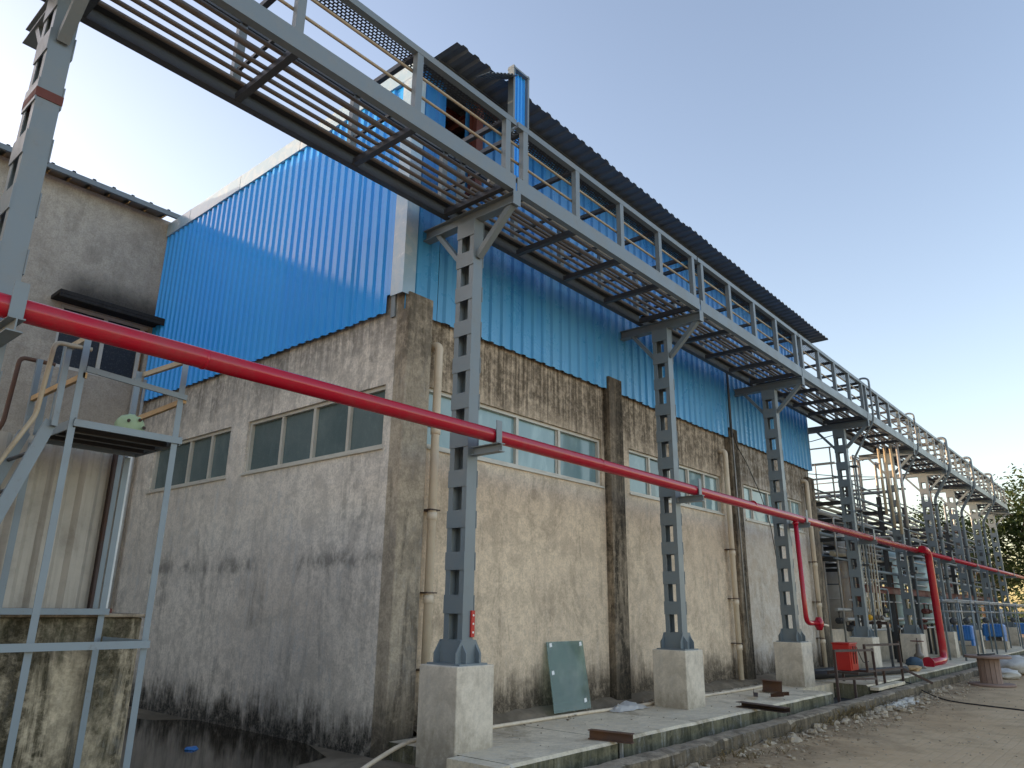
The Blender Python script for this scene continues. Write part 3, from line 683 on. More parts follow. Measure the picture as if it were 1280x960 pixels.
# ------------------------------------------------------------------ bent cable conduits on the far columns
def conduit(label, r_=.05):
    t = thing('bent_conduit', (0, -1.76, 0), label, 'conduit', 'bent conduits on the far columns')
    MB().tube(fillet([(.10, -1.45, 7.50), (.10, -1.6, 7.62), (.12, -1.80, 7.58), (.13, -1.80, 6.42), (.22, -1.16, 5.45), (.22, -1.16, .2)], .14, 5), r_, 10).build('tube', 'steel', t)
    for z in (5.2, 4.0, 2.6): MB().box(.08, .3, -1.24, -1.06, z, z+.04).build('strap', 'steel_dark', t)
    return t
q0 = conduit('conduit', .028); q1 = conduit('conduit', .055)
for k, lab in ((4, 'thin bent grey conduit on the column at the cladding end'), (5, 'bent grey conduit on the column left of the thick red pipe drop'), (6, 'thick pale bent conduit on the column just behind the red pipe drop'),
               (7, 'bent conduit on the column before the first blue pump'), (8, 'bent conduit on the second last far column')):
    q = q0 if k == 4 else q1 if k == 6 else copy_tree(q0 if k < 6 else q1); q.location = (XS[k], -1.76, 0); q['label'] = lab

# ------------------------------------------------------------------ corrugated duct standing above the roof edge
t = thing('vertical_duct', (1.23, -.9, 7.45), 'upright grey cable riser with blue corrugated back above the roof edge', 'cable riser')
for x in (1.07, 1.40): MB().box(x-.018, x+.018, -.97, -.86, 7.30, 9.22).build('side_post', 'steel', t)
sheet((1.09, -.90, 7.4), (1, 0, 0), (0, 0, 1), (0, -1, 0), .29, 1.78, .075, .02, 4).build('back_sheet', 'clad_left', t)
MB().box(1.05, 1.42, -.975, -.85, 9.17, 9.20).build('cap', 'steel', t)
MB().bar((1.23, -.86, 7.36), (1.23, -.5, 7.36), .05).build('foot_bar', 'steel_dark', t)
sheet((.40, -1.06, 8.60), (.86, 0, .50), (0, .5, .10), (-.3, 0, .9), .78, .5, .09, .02, 7).build('hood_sheet', 'roof', t)

# ------------------------------------------------------------------ stair platform at the left
t = thing('access_platform', (-3.4, -.5, -.2), 'grey steel access platform with guard rail and steep ladder above the concrete tank', 'platform')
Yf, Yr, Xl, Xr, Zp = -.90, -.06, -3.89, -3.10, 2.71
def leg(x, y_, z0, z1, lab=None): MB().ang((x, y_, z0), (x, y_, z1), .05, .05, .006, 1, up=(0, 1, 0)).build('leg', 'steel_blue', t)
leg(Xl, Yf, -.3, 3.47); leg(Xr, Yf, -.3, 3.47); leg(Xr-.02, Yr, -.2, Zp-.02); leg(Xl, Yr, -.2, Zp-.02)
mb = MB(); mb.bar((Xl-.02, Yf-.012, Zp+.03), (Xr+.03, Yf-.012, Zp+.03), .012, .055); mb.bar((Xl-.02, Yr, Zp+.03), (Xr+.03, Yr, Zp+.03), .012, .075)
mb.bar((Xl-.012, Yf, Zp+.03), (Xl-.012, Yr, Zp+.03), .012, .075); mb.bar((Xr+.02, Yf, Zp+.03), (Xr+.02, Yr, Zp+.03), .012, .075); mb.build('edge_frame', 'steel_blue', t)
mb = MB(); mb.box(Xl, Xr, Yf, Yr, Zp+.045, Zp+.052); mb.build('deck_plate', 'steel_dark', t)
for y_ in (-.7, -.48, -.26): MB().ang((Xl, y_, Zp-.01), (Xr, y_, Zp-.01), .045, .05).build('joist', 'steel_dark', t)
MB().bar((Xl, Yf-.01, 3.17), (Xr+.02, Yf-.01, 3.115), .02, .045).build('guard_rail', 'steel_blue', t)
MB().bar((Xl+.01, Yf, 3.50), (Xr+.02, Yf, 3.47), .02, .045).build('guard_rail', 'steel_blue', t)
MB().bar((Xr+.01, Yf, 3.46), (Xr-.02, Yr, 3.48), .03, .045).build('guard_rail', 'cream_rail', t)
MB().bar((Xr+.01, Yf, 3.09), (Xr-.02, Yr, 3.05), .03, .045).build('guard_rail', 'orange_wood', t)
MB().bar((Xl, Yf, 3.12), (Xl, Yf+.45, 3.12), .03, .045).build('guard_rail', 'orange_wood', t)
MB().bar((Xl-.0, Yf, 3.45), (Xl-.0, Yf+.55, 3.45), .03, .045).build('guard_rail', 'cream_rail', t)
leg(Xr-.04, Yr, Zp+.04, 3.5); leg(Xl-.01, Yf+.42, Zp+.03, 3.47); leg(Xl-.01, Yr-.1, Zp+.03, 3.37)
MB().bar((-4.2, Yf-.03, 1.13), (Xr, Yf-.03, 1.13), .012, .055).build('tie_bar', 'steel_blue', t)
MB().bar((-4.2, Yr-.03, 1.36), (Xr, Yr-.03, 1.36), .012, .05).build('tie_bar', 'steel_blue', t)
MB().bar((Xr, Yf, 1.13), (Xr, Yr, 1.13), .012, .055).build('tie_bar', 'steel_blue', t)
# ladder
for y_ in (-.80, -.22): MB().bar((Xl-.14, y_, 2.74), (Xl-1.02, y_, -.2), .035, .085, up=(1, 0, 0)).build('stringer', 'steel_blue', t)
for i in range(9):
    z = 2.5-.29*i; x = Xl-.14-.88*(2.74-z)/2.94
    MB().tube([(x, -.80, z), (x, -.22, z)], .016, 8).build('rung', 'steel_dark', t)
MB().tube(fillet([(Xl+.02, -.88, 3.34), (Xl-.24, -.88, 3.33), (Xl-.27, -.88, 2.75), (Xl-.62, -.88, 1.95), (Xl-.98, -.88, .8)], .05, 4), .018, 8).build('handrail', 'cream_rail', t)
MB().tube(fillet([(Xl+.0, -.15, 3.36), (Xl-.26, -.15, 3.36), (Xl-.28, -.15, 2.80), (Xl-.62, -.15, 1.95), (Xl-.98, -.15, .8)], .05, 4), .018, 8).build('handrail', 'rust', t)
MB().bar((Xl-.13, -.84, 2.70), (Xl-.13, -.84, 3.32), .04).build('handrail_stay', 'steel_blue', t)
MB().bar((Xl-.13, -.2, 2.70), (Xl-.13, -.2, 3.36), .04).build('handrail_stay', 'steel_blue', t)
MB().bar((Xl-.13, -.84, 3.02), (Xl-.13, -.2, 3.02), .03, .04).build('handrail_stay', 'orange_wood', t)
b = MB(); b.blob((-3.36, -.55, 2.86), .12, .10, .105, rnd, 14, 9, .10, True)
b = tag(b.build('cloth_bag', 'green_bag'), 'pale green spotted bag lying on the platform deck', 'bag')
for a, z in ((-.06, .03), (.03, .05), (.07, -.01)): MB().blob((-3.36+a, -.655, 2.86+z), .016, .012, .016, rnd, 6, 4, .1).build('spot', 'rust_dark', b)
# concrete tank and the sheet-metal shed on it
t = thing('concrete_tank', (-4.5, .1, -.18), 'mossy streaked concrete tank wall behind the ladder legs', 'tank')
MB().box(-7.5, -2.76, .02, 3.4, -.6, 1.31).build('tank_wall', 'tank', t, bevel=.015)
MB().box(-7.52, -2.735, -.02, 3.42, 1.312, 1.345).build('tank_rim', 'kerb', t, bevel=.012)
MB().blob((-2.74, -.03, 1.32), .03, .03, .025, rnd).build('rim_knob', 'stone', t)
t = thing('sheet_metal_shed', (-4.5, .3, 1.35), 'dirty white corrugated metal shed standing on the concrete tank', 'shed')
x = -7.0
for i in range(4):
    sheet((x+i*1.0, .20-.004*(i % 2), 1.37), (1, 0, 0), (0, 0, 1), (0, -1, 0), min(1.02, -3.20-(x+i*1.0)) if i == 3 else 1.02, 1.42, .25, .045, 4, .4, .16).build('wall_sheet', 'shed', t)
MB().box(-7.0, -3.05, .22, 2.6, 1.36, 2.75).build('shed_body', 'shed', t)
MB().ang((-3.10, .16, 1.35), (-3.10, .16, 2.78), .06, .06, .006, 1, up=(0, 1, 0)).build('corner_post', 'steel_blue', t)
MB().box(-3.175, -3.15, .14, .2, 1.35, 2.76).build('corner_post', 'rust_dark', t)
MB().box(-3.06, -3.02, .15, .22, 1.35, 2.78).build('corner_post', 'white_trim', t)
MB().box(-7.0, -3.0, .10, .2, 1.347, 1.385).build('sill_rail', 'red_oxide', t)
# small plastic scrap in the puddle
tag(MB().blob((-1.15, 1.9, -.165), .09, .06, .02, rnd).build('plastic_scrap', 'blue_pump'), 'small blue plastic scrap floating in the dark puddle', 'scrap')
# ------------------------------------------------------------------ things lying on the slab
# leaning sheet of glass
t = thing('glass_sheet', (3.3, -.3, .1), 'greenish glass sheet leaning against the beige wall', 'glass sheet')
gp = [Vector(p) for p in ((2.80, -.34, .06), (3.68, -.34, .06), (3.92, -.03, .965), (3.02, -.03, .965))]
nrm = (gp[1]-gp[0]).cross(gp[3]-gp[0]).normalized()*.008
MB().add(gp+[p+nrm for p in gp], [(3, 2, 1, 0), (4, 5, 6, 7), (0, 1, 5, 4), (1, 2, 6, 5), (2, 3, 7, 6), (3, 0, 4, 7)]).build('pane', 'sheet_glass', t)
def on_g(a, b, s=.04):
    c = gp[0].lerp(gp[1], a).lerp(gp[3].lerp(gp[2], a), b)+nrm*1.5; e = (gp[1]-gp[0]).normalized()*s; f_ = (gp[3]-gp[0]).normalized()*s
    return MB().add([c-e-f_, c+e-f_*.7, c+e*.8+f_, c-e*.9+f_*.8], [(0, 1, 2, 3)])
for a, b in ((.10, .95), (.92, .95), (.08, .55), (.86, .12)): on_g(a, b, .032).build('corner_sticker', 'white_dot', t)
# pale hose from the yard along the slab
tag(MB().tube(fillet([(-1.6, -1.35, -.16), (-.75, -.58, -.15), (-.05, -.42, .0), (.3, -.35, .03), (1.6, -.36, .025), (3.3, -.40, .025), (4.6, -.50, .025), (5.8, -.55, .025), (8.6, -.66, .025), (9.6, -.55, .025)], .5, 5), .024, 8).build('hose', 'drain'),
    'pale pinkish hose lying along the slab and over its corner', 'hose')
mb = MB(); pr = random.Random(3); nx = 16; vs = []
for i in range(nx):
    for j in range(8):
        u, v_ = i/(nx-1)-.5, j/7-.5; e = max(0, 1-4*u*u)*max(0, 1-4*v_*v_)
        vs.append((4.35+u*.85+pr.uniform(-.03, .03), -.52+v_*.32+pr.uniform(-.03, .03), .012+e*.09*pr.uniform(.3, 1.3)))
mb.add(vs, [(i*8+j, i*8+8+j, i*8+9+j, i*8+j+1) for i in range(nx-1) for j in range(7)], True)
tag(mb.build('plastic_wrap', 'plastic'), 'crumpled clear plastic wrap on the slab over the hose', 'plastic wrap')
# rusty section offcuts over the slab edge
def offcut(p, q, lab, sec='i', w_=.10, h=.10, mat='rust'):
    mb = MB()
    if sec == 'i': mb.ibeam(p, q, w_, h, .010)
    elif sec == 'c': mb.chan(p, q, w_, h, .008, 1)
    else: mb.ang(p, q, w_, h, .008)
    return tag(mb.build('steel_offcut', mat), lab, 'steel offcut', 'rusty steel offcuts on the slab')
offcut((1.80, -1.62, .055), (1.90, -2.14, .05), 'rusty beam offcut jutting over the slab edge left of the second plinth')
MB_ = MB(); MB_.box(1.96, 1.975, -1.96, -1.92, -.25, -.0); tag(MB_.build('steel_peg', 'pipe_silver'), 'thin pale steel peg standing at the notch of the slab edge', 'peg')
offcut((5.92, -1.58, .045), (5.78, -2.40, .035), 'long flat rusty channel lying across the slab edge before the third plinth', 'c', .16, .07, 'rust_dark')
offcut((8.35, -.95, .12), (8.45, -1.28, .10), 'short rusty deep channel offcut standing beside the third plinth', 'c', .2, .2)
offcut((7.0, -1.36, .05), (7.5, -1.15, .06), 'small dark offcut behind the two thin angle pieces', 'a', .07, .07, 'rust_dark')
offcut((7.45, -1.48, .02), (7.22, -1.80, .07), 'left one of two thin rusty angle pieces before the third plinth', 'a', .05, .06)
offcut((7.75, -1.48, .02), (7.45, -1.80, .07), 'right one of two thin rusty angle pieces before the third plinth', 'a', .05, .06)
# black pipes lying on the slab past the third plinth
for k, (p, q, lab) in enumerate((((11.0, -.62, .10), (15.2, -1.75, .10), 'thick black pipe lying on the slab, front one'), ((11.4, -.35, .09), (14.6, -.75, .1), 'thick black pipe lying on the slab, rear one'))):
    tag(MB().tube([p, Vector(p).lerp(Vector(q), .5), q], .085, 12).build('black_pipe', 'black'), lab, 'pipe', 'black pipes lying on the slab')
# rusty rail frames and the red hose box
def frame(name, P, lab):
    t = thing('rail_frame', P[0][0], lab, 'rail frame', 'rusty rail frames over the drain')
    for p, q, nm in P[1:]: MB().bar(p, q, .045, .045).build(nm, 'rust_dark', t)
    return t
Y1 = -1.95
frame('', [((9.9, Y1, -.3), 0), ((9.62, Y1+.05, -.30), (9.62, Y1+.05, .74), 'post'), ((9.60, Y1+.05, .72), (11.86, Y1-.02, .665), 'rail'), ((11.84, Y1-.02, .70), (11.90, Y1-.02, -.3), 'post'),
           ((9.62, Y1+.05, .21), (11.86, Y1-.02, .10), 'rail'), ((10.55, Y1+.02, .16), (10.55, Y1+.02, -.3), 'post'), ((11.0, -1.28, .21), (11.9, -1.3, .22), 'rail'), ((11.9, -1.3, .22), (11.9, -1.3, -.02), 'post'), ((11.05, Y1+.07, .235), (11.05, -1.25, .235), 'rail'), ((11.82, Y1+.0, .235), (11.82, -1.25, .235), 'rail')], 'rusty tube frame carrying the red box beside the drain')
frame('', [((12.9, Y1, -.3), 0), ((11.36, Y1+.0, .775), (13.92, Y1-.03, .735), 'rail'), ((11.38, Y1, .77), (11.42, Y1, .24), 'post'), ((11.40, Y1, .26), (13.92, Y1-.03, .21), 'rail'),
           ((13.90, Y1-.03, .80), (13.94, Y1-.03, -.25), 'post'), ((12.55, Y1, .24), (12.58, Y1, -.25), 'post'), ((13.92, Y1-.03, .21), (14.5, Y1-.5, -.12), 'brace')], 'rusty tube frame standing right of the red box')
t = thing('hose_box', (11.45, -1.5, .25), 'bright red metal box held in the rusty rail frame', 'box')
MB().box(11.13, 11.62, -1.72, -1.38, .27, .79).build('body', 'red_box', t, bevel=.01)
MB().box(11.11, 11.64, -1.74, -1.36, .79, .815).build('lid', 'red_box', t, bevel=.008)
MB().box(11.18, 11.59, -1.733, -1.722, .30, .76).build('door', 'red_box', t)
for x in (11.30, 11.46): MB().tube([(x, -1.738, .40), (x+.015, -1.745, .75)], .008, 6).build('strap', 'black', t)
MB().tube(fillet([(11.63, -1.72, .72), (11.85, -1.76, .38), (12.1, -1.8, .42)], .15, 4), .010, 6).build('cord', 'black', t)
# hydrant valve and blue bundle by the red drop
t = thing('valve_stand', (17.1, -1.55, 0), 'rusty upright valve with hand wheel beside the thick red pipe', 'valve')
MB().lathe((17.6, -1.53, 0), [(.14, 0), (.14, .05), (.08, .07), (.08, .26), (.13, .28), (.13, .34), (.07, .4), (.05, .62), (.02, .64), (.02, .78)], 12).build('body', 'pipe_grey', t)
MB().tube([(17.6+.16*math.cos(a), -1.53+.16*math.sin(a), .7) for a in [2*math.pi*k/12 for k in range(13)]], .014, 6).build('hand_wheel', 'red_oxide', t)
MB().bar((17.44, -1.53, .7), (17.76, -1.53, .7), .02).build('spoke', 'red_oxide', t)
tag(MB().blob((16.9, -1.55, .17), .32, .2, .15, rnd, 14, 9, .12, True).build('cloth_bundle', 'bundle'), 'dark blue cloth bundle lying beside the rusty valve', 'bundle')
tag(MB().blob((16.4, -1.65, .07), .3, .18, .07, rnd).build('timber_chunk', 'orange_wood'), 'pale timber chunk before the blue bundle', 'timber')
# cable spool
t = thing('cable_spool', (17.25, -3.2, -.3), 'faded reddish wooden cable spool standing on the road', 'cable spool')
MB().lathe((17.25, -3.2, -.3), [(.50, 0), (.52, .01), (.52, .055), (.50, .065)], 28).build('bottom_flange', 'spool_wood', t)
MB().lathe((17.25, -3.2, .36), [(.50, 0), (.52, .01), (.52, .055), (.50, .065)], 28).build('top_flange', 'spool_wood', t)
for k in range(14):
    a = 2*math.pi*k/14; c, s_ = math.cos(a), math.sin(a)
    MB().prof((17.25+.235*c, -3.2+.235*s_, -.235), (17.25+.235*c, -3.2+.235*s_, .36), [(-.05, -.012), (.05, -.012), (.05, .012), (-.05, .012)], up=(c, s_, 0)).build('stave', 'spool_wood', t)
tag(MB().tube([(16.9, -3.05, .44), (17.15, -3.3, .455), (17.5, -3.15, .44), (17.7, -3.3, .45)], .02, 6).build('cable_end', 'black'), 'short dark cable end lying on top of the wooden spool', 'cable')
# black cable on the road
tag(MB().tube(fillet([(13.6, -1.7, -.03), (13.9, -2.1, -.08), (13.5, -2.5, -.24), (12.9, -2.9, -.285), (12.4, -3.23, -.288), (12.1, -3.84, -.288), (11.82, -4.54, -.288), (11.2, -5.6, -.288), (10.5, -7.5, -.288)], .4, 5), .014, 6).build('cable', 'black'),
    'black cable snaking from the kerb across the road', 'cable')
# white sacks at the far right
for k, (x, y_, rx, rz, lab) in enumerate(((22.4, -3.0, .85, .30, 'large white sack slumped behind the wooden spool'), (20.2, -3.05, .55, .15, 'small white sack nearest the wooden spool'), (24.4, -3.3, .9, .24, 'white sack at the right edge behind the others'))):
    tag(MB().blob((x, y_, -.3+rz*.75), rx, rx*.75, rz, rnd, 18, 11, .16, True).build('sack', 'white_sack'), lab, 'sack', 'white sacks behind the spool')
# rubble, leaf litter and dry tufts along the kerb
mb = MB(); rr = random.Random(9)
def rub(x, y_, s, z=-.29): mb.blob((x, y_, z+s*.3), s*rr.uniform(.7, 1.5), s*rr.uniform(.7, 1.3), s*rr.uniform(.4, .8), rr, 6, 4, .3)
for k in range(90): rub(rr.uniform(1, 16), -2.47-abs(rr.gauss(0, .12)), rr.uniform(.03, .085), -.30)
for k in range(130): rub(rr.gauss(10.2, 1.3), -2.5-abs(rr.gauss(0, .22)), rr.uniform(.02, .07))
for k in range(420): rub(rr.uniform(0, 20), -2.5-abs(rr.gauss(0, .35)), rr.uniform(.008, .032))
for k in range(420): rub(rr.uniform(-1, 17), -2.5-abs(rr.gauss(0, 1.6)), rr.uniform(.005, .02), -.298)
tag(mb.build('rubble', 'stone'), 'pale broken stones and rubble scattered along the drain kerb', 'rubble', kind='stuff')
mb = MB()
for k in range(60):
    rub(rr.gauss(10.9, .5), -2.55-abs(rr.gauss(0, .16)), rr.uniform(.03, .075), -.27)
tag(mb.build('plaster_chips', 'white_sack'), 'heap of whitish broken plaster chips below the rail frames', 'rubble', kind='stuff')
mb = MB()
for k in range(150): rub(rr.uniform(.6, 14.5), -.05-abs(rr.gauss(0, .25)), rr.uniform(.008, .03), .02)
for k in range(120): rub(rr.uniform(0, 14.5), rr.uniform(-1.8, -.2), rr.uniform(.004, .013), .0)
tag(mb.build('slab_grit', 'kerb'), 'grit and crumbs of mortar scattered over the walkway slab', 'grit', kind='stuff')
def tufts(n, xf, yf, hmax, name, mat, lab, z=-.28):
    mb = MB()
    for k in range(n):
        x, y_ = xf(), yf()
        for b in range(rr.randint(4, 9)):
            a = rr.uniform(0, 6.28); h = rr.uniform(.3, 1)*hmax; L = h*rr.uniform(.3, .9); w2 = .006
            dx, dy = math.cos(a), math.sin(a); px_, py_ = -dy*w2, dx*w2; bx_, by_ = x+rr.uniform(-.05, .05), y_+rr.uniform(-.04, .04)
            mb.add([(bx_-px_, by_-py_, z), (bx_+px_, by_+py_, z), (bx_+dx*L*.5+px_, by_+dy*L*.5+py_, z+h*.75), (bx_+dx*L, by_+dy*L, z+h)], [(0, 1, 2), (0, 2, 3)])
    return tag(mb.build(name, mat), lab, 'grass', kind='stuff')
tufts(34, lambda: rr.gauss(8.2, 1.0), lambda: -2.45-abs(rr.gauss(0, .07)), .17, 'dry_grass', 'dry_grass', 'dry brown grass growing at the foot of the drain kerb')
tufts(45, lambda: rr.uniform(-1, 7.5), lambda: -2.45-abs(rr.gauss(0, .14)), .09, 'weeds', 'dry_grass', 'short withered weeds scattered along the drain kerb')
mb = MB()
for k in range(1500):
    x, y_ = rr.uniform(-1, 13), -2.45-abs(rr.gauss(0, .5)); a = rr.uniform(0, 6.28); s_ = rr.uniform(.012, .035); c_, d_ = math.cos(a)*s_, math.sin(a)*s_; z = -.288+max(0, (-2.65-y_+.35))*.0+rr.uniform(0, .02)+(.06 if y_ > -2.65 else .0)
    mb.add([(x-c_, y_-d_, z), (x+d_*.4, y_-c_*.4, z+.008), (x+c_, y_+d_, z+rr.uniform(0, .015)), (x-d_*.4, y_+c_*.4, z+.004)], [(0, 1, 2, 3)])
tag(mb.build('leaf_litter', 'dry_grass'), 'dry leaf litter strewn on the earth beside the kerb', 'leaf litter', kind='stuff')

# ------------------------------------------------------------------ process yard beyond the factory
XY = [16.8, 19.9, 23.0, 26.2, 29.6, 33.0, 37.0]
def portal(label):
    t = thing('pipe_rack_frame', (0, 2, 0), label, 'pipe rack', 'steel frames of the low pipe rack')
    for y_ in (-.45, 4.6): MB().ibeam((0, y_, 0), (0, y_, 5.0), .12, .14, .012, up=(1, 0, 0)).build('upright', 'steel_dark', t)
    for z in (2.9, 3.45, 4.0, 4.5): MB().ibeam((0, -.6, z), (0, 4.75, z), .08, .11, .012).build('crossbeam', 'steel_dark', t)
    MB().bar((0, -.45, 4.5), (0, .6, 5.0), .05).build('knee_brace', 'steel', t)
    return t
r0 = portal('rack'); rl = ['first low pipe rack frame just past the factory end', 'second low pipe rack frame past the factory end', 'low pipe rack frame behind the thick red pipe drop', 'low pipe rack frame behind the first pump',
                          'low pipe rack frame between the first and second pump', 'low pipe rack frame behind the second pump', 'last low pipe rack frame before the trees']
for k, x in enumerate(XY):
    r = r0 if k == 0 else copy_tree(r0); r.location = (x, 2, 0); r['label'] = rl[k]
pm = ['pipe_silver', 'pipe_grey', 'pipe_silver', 'pipe_silver', 'pipe_silver', 'pipe_brass_backlit', 'steel']
tiers = ['lowest', 'second', 'third', 'top']
ords = ['first', 'second', 'third', 'fourth', 'fifth', 'sixth', 'seventh', 'eighth']
for i, z in enumerate((2.9, 3.45, 4.0, 4.5)):
    y_ = -.3
    for k in range(8):
        r_ = rr.choice((.03, .04, .055, .075)); y_ += rr.uniform(.3, .6)
        x0 = rr.choice((15.4, 16.2, 16.5)); x1 = rr.choice((37.5, 38.2, 34, 30))
        tag(MB().tube([(x0, y_, z+.06+r_), (x1, y_, z+.06+r_)], r_, 8).build('rack_pipe', rr.choice(pm)), '%s pipe from the bridge on the %s tier of the low pipe rack' % (ords[k], tiers[i]), 'pipe', 'pipes on the low pipe rack')
# guard rails of thin tube on top of the rack
for k, (x, lab) in enumerate(((16.0, 'thin tube handrail on the rack nearest the factory end'), (18.6, 'thin tube handrail on the rack above the pale vessels'), (22.4, 'thin tube handrail on the rack farther right'))):
    t = thing('tube_handrail', (x, 2, 4.5), lab, 'handrail', 'tube handrails over the pipe rack')
    for z in (5.1, 5.55, 6.0): MB().tube([(x, -.4, z), (x, 5.2, z+.02)], .022, 6).build('rail', 'pipe_silver', t)
    for y_ in (-.3, 1.0, 2.4, 3.8, 5.1): MB().tube([(x, y_, 4.5), (x, y_, 6.02)], .022, 6).build('stanchion', 'pipe_silver', t)
# vertical pipes hanging from the bridge
for k, (y_, z0, z1, m_, lab) in enumerate(((-.88, 4.3, 6.5, 'pipe_brass_backlit', 'leftmost of four amber-lit vertical pipes under the bridge'), (-1.06, 3.9, 6.5, 'pipe_brass_backlit', 'second of four vertical pipes under the bridge'),
                                           (-1.23, 3.7, 6.5, 'pipe_brass_backlit', 'third of four vertical pipes under the bridge'), (-1.42, 3.9, 6.5, 'pipe_silver', 'rightmost grey one of four vertical pipes under the bridge'))):
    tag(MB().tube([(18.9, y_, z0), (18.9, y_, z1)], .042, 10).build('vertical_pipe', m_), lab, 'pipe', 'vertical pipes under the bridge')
for k in range(6):
    yy = -.53-.075*k
    tag(MB().tube(fillet([(17.0, yy, 3.3), (17.0, yy+.02, 1.5), (17.0, yy+.02, 1.3)], .05, 3), .022, 8).build('thin_riser', 'pipe_brass_backlit'), '%s thin amber riser of the manifold above the yellow valve' % ords[k], 'pipe', 'thin amber risers')
t = thing('manifold', (17, -.75, 1.2), 'dark valve manifold with a round yellow cap under the amber risers', 'manifold')
MB().box(16.9, 17.1, -1.02, -.45, 1.12, 1.2).build('header', 'rust_dark', t)
for k in range(6): MB().lathe((16.92, -.53-.075*k, 1.3), [(.03, -.06), (.045, -.02), (.045, .03), (.02, .07)], 8).build('valve', 'pipe_grey', t)
MB().lathe((16.86, -.60, 1.30), [(.02, -.1), (.07, -.08), (.085, -.02), (.07, .05), (.03, .08)], 14, 'x').build('yellow_cap', 'yellow', t)
for y_ in (-1.0, -.47): MB().bar((17, y_, 0), (17, y_, 1.12), .06).build('stand_leg', 'steel_dark', t)
MB().bar((17.06, -1.0, .6), (17.06, -.47, .6), .04).build('stand_tie', 'steel_dark', t)
# pale vertical vessels
def vessel(x, y_, r_, z0, z1, m_, lab):
    t = thing('vertical_vessel', (x, y_, 0), lab, 'vessel', 'pale upright vessels behind the columns')
    MB().lathe((x, y_, 0), [(r_*.6, z0-.06), (r_, z0), (r_, z1), (r_*.7, z1+.10), (r_*.2, z1+.14)], 24).build('shell', m_, t)
    for z in (z0+.02, (z0+z1)/2): MB().lathe((x, y_, z), [(r_+.001, -.03), (r_+.015, -.02), (r_+.015, .02), (r_+.001, .03)], 24).build('band', m_, t)
    for a in (0, 2.1, 4.2): MB().bar((x+r_*.8*math.cos(a), y_+r_*.8*math.sin(a), 0), (x+r_*.8*math.cos(a), y_+r_*.8*math.sin(a), z0), .07).build('support_leg', 'steel_dark', t)
    return t
vessel(19.0, .60, .17, 1.2, 3.7, 'pale_panel', 'tall thin pale vessel just past the factory end')
vessel(19.0, .22, .15, 1.2, 3.4, 'pale_panel', 'second tall thin pale vessel beside the column at the cladding end')
vessel(21.8, -.10, .30, 1.1, 3.3, 'teal_panel', 'pale teal vessel behind the amber risers')
vessel(26.0, .05, .36, 1.1, 3.2, 'teal_panel', 'pale teal vessel behind the thick red pipe drop')
vessel(30.5, .0, .40, 1.1, 3.2, 'pale_panel', 'pale vessel behind the first pump')
vessel(24.0, 2.6, .7, .8, 3.0, 'pale_panel', 'wide pale vessel deep inside the process yard')
vessel(19.6, 3.2, .6, .8, 2.6, 'pale_panel', 'wide pale vessel behind the factory end, under the rack')
for x0, x1, lab in ((16.4, 21.4, 'dark red steel beam behind the amber risers'), (21.6, 27.5, 'dark red steel beam behind the thick red pipe drop'), (27.7, 38.0, 'dark red steel beam above the pumps')):
    tag(MB().ibeam((x0, -.55, 2.08), (x1, -.55, 2.08), .12, .2, .014).build('red_beam', 'red_oxide'), lab, 'beam', 'dark red beams of the process yard')
# low concrete bund wall and pumps
tag(MB().box(15.6, 44, .62, .78, -.3, .95).build('bund_wall', 'plinth'), 'low concrete bund wall behind the pumps and vessels', 'wall')
tag(MB().box(15.2, 15.4, .3, 5.5, -.3, 2.2).build('end_wall', 'wall_adj'), 'low grey wall just past the factory end', 'wall')
def pump(label):
    t = thing('pump_motor', (0, -.9, .34), label, 'pump', 'blue pump motors on plinths')
    MB().box(-.30, .30, -1.42, -.62, .50, 1.02).build('motor', 'blue_pump', t, bevel=.07)
    for k in range(8): MB().box(-.315, .315, -1.36+.09*k, -1.335+.09*k, .55, 1.03).build('cooling_fin', 'blue_pump', t, bevel=.01)
    for y_ in (-1.36, -.72): MB().box(-.28, .28, y_-.04, y_+.04, .34, .52).build('foot', 'blue_pump', t)
    MB().box(-.36, -.30, -1.15, -.85, .70, .90).build('terminal_box', 'blue_pump', t)
    MB().lathe((0, -.5, .68), [(.05, -.1), (.2, -.06), (.24, .02), (.24, .16), (.12, .22)], 16, 'y').build('volute', 'blue_pump', t)
    MB().tube([(0, -.42, .9), (0, -.42, 1.7)], .06, 8).build('outlet', 'pipe_silver', t)
    MB().box(-.35, .35, -1.45, -.15, -.02, .34).build('plinth_block', 'plinth', t)
    return t
u0 = pump('pump')
for k, (x, lab) in enumerate(((26.4, 'nearest blue pump motor right of the thick red pipe'), (33.2, 'middle blue pump motor of the row'), (40.0, 'farthest blue pump motor at the right edge'))):
    u = u0 if k == 0 else copy_tree(u0); u.location = (x, -.9, .34); u['label'] = lab
# thin pipe stand and valves along the slab edge
sl_ = ['left of the first pump', 'before the first pump', 'between the first and second pump', 'before the second pump', 'right of the second pump', 'before the last pump']
for k, x in enumerate((22.5, 24.6, 28.2, 30.2, 34.8, 37.6)):
    t = thing('pipe_stand', (x, -1.6, 0), 'grey tubular pipe stand %s' % sl_[k], 'pipe stand', 'tubular stands along the slab')
    for dy in (0, .45): MB().tube([(x, -1.75+dy, 0), (x, -1.75+dy, 1.95)], .03, 8).build('tube_post', 'steel', t)
    MB().tube([(x, -1.85, 1.8), (x, -1.1, 1.8)], .03, 8).build('tube_beam', 'pipe_silver', t)
    MB().tube([(x, -1.85, 1.5), (x, -1.1, 1.5)], .03, 8).build('tube_beam', 'pipe_silver', t)
    MB().lathe((x, -1.55, 1.2), [(.05, -.1), (.11, -.03), (.11, .03), (.05, .1)], 10, 'x').build('valve', 'steel_dark', t)
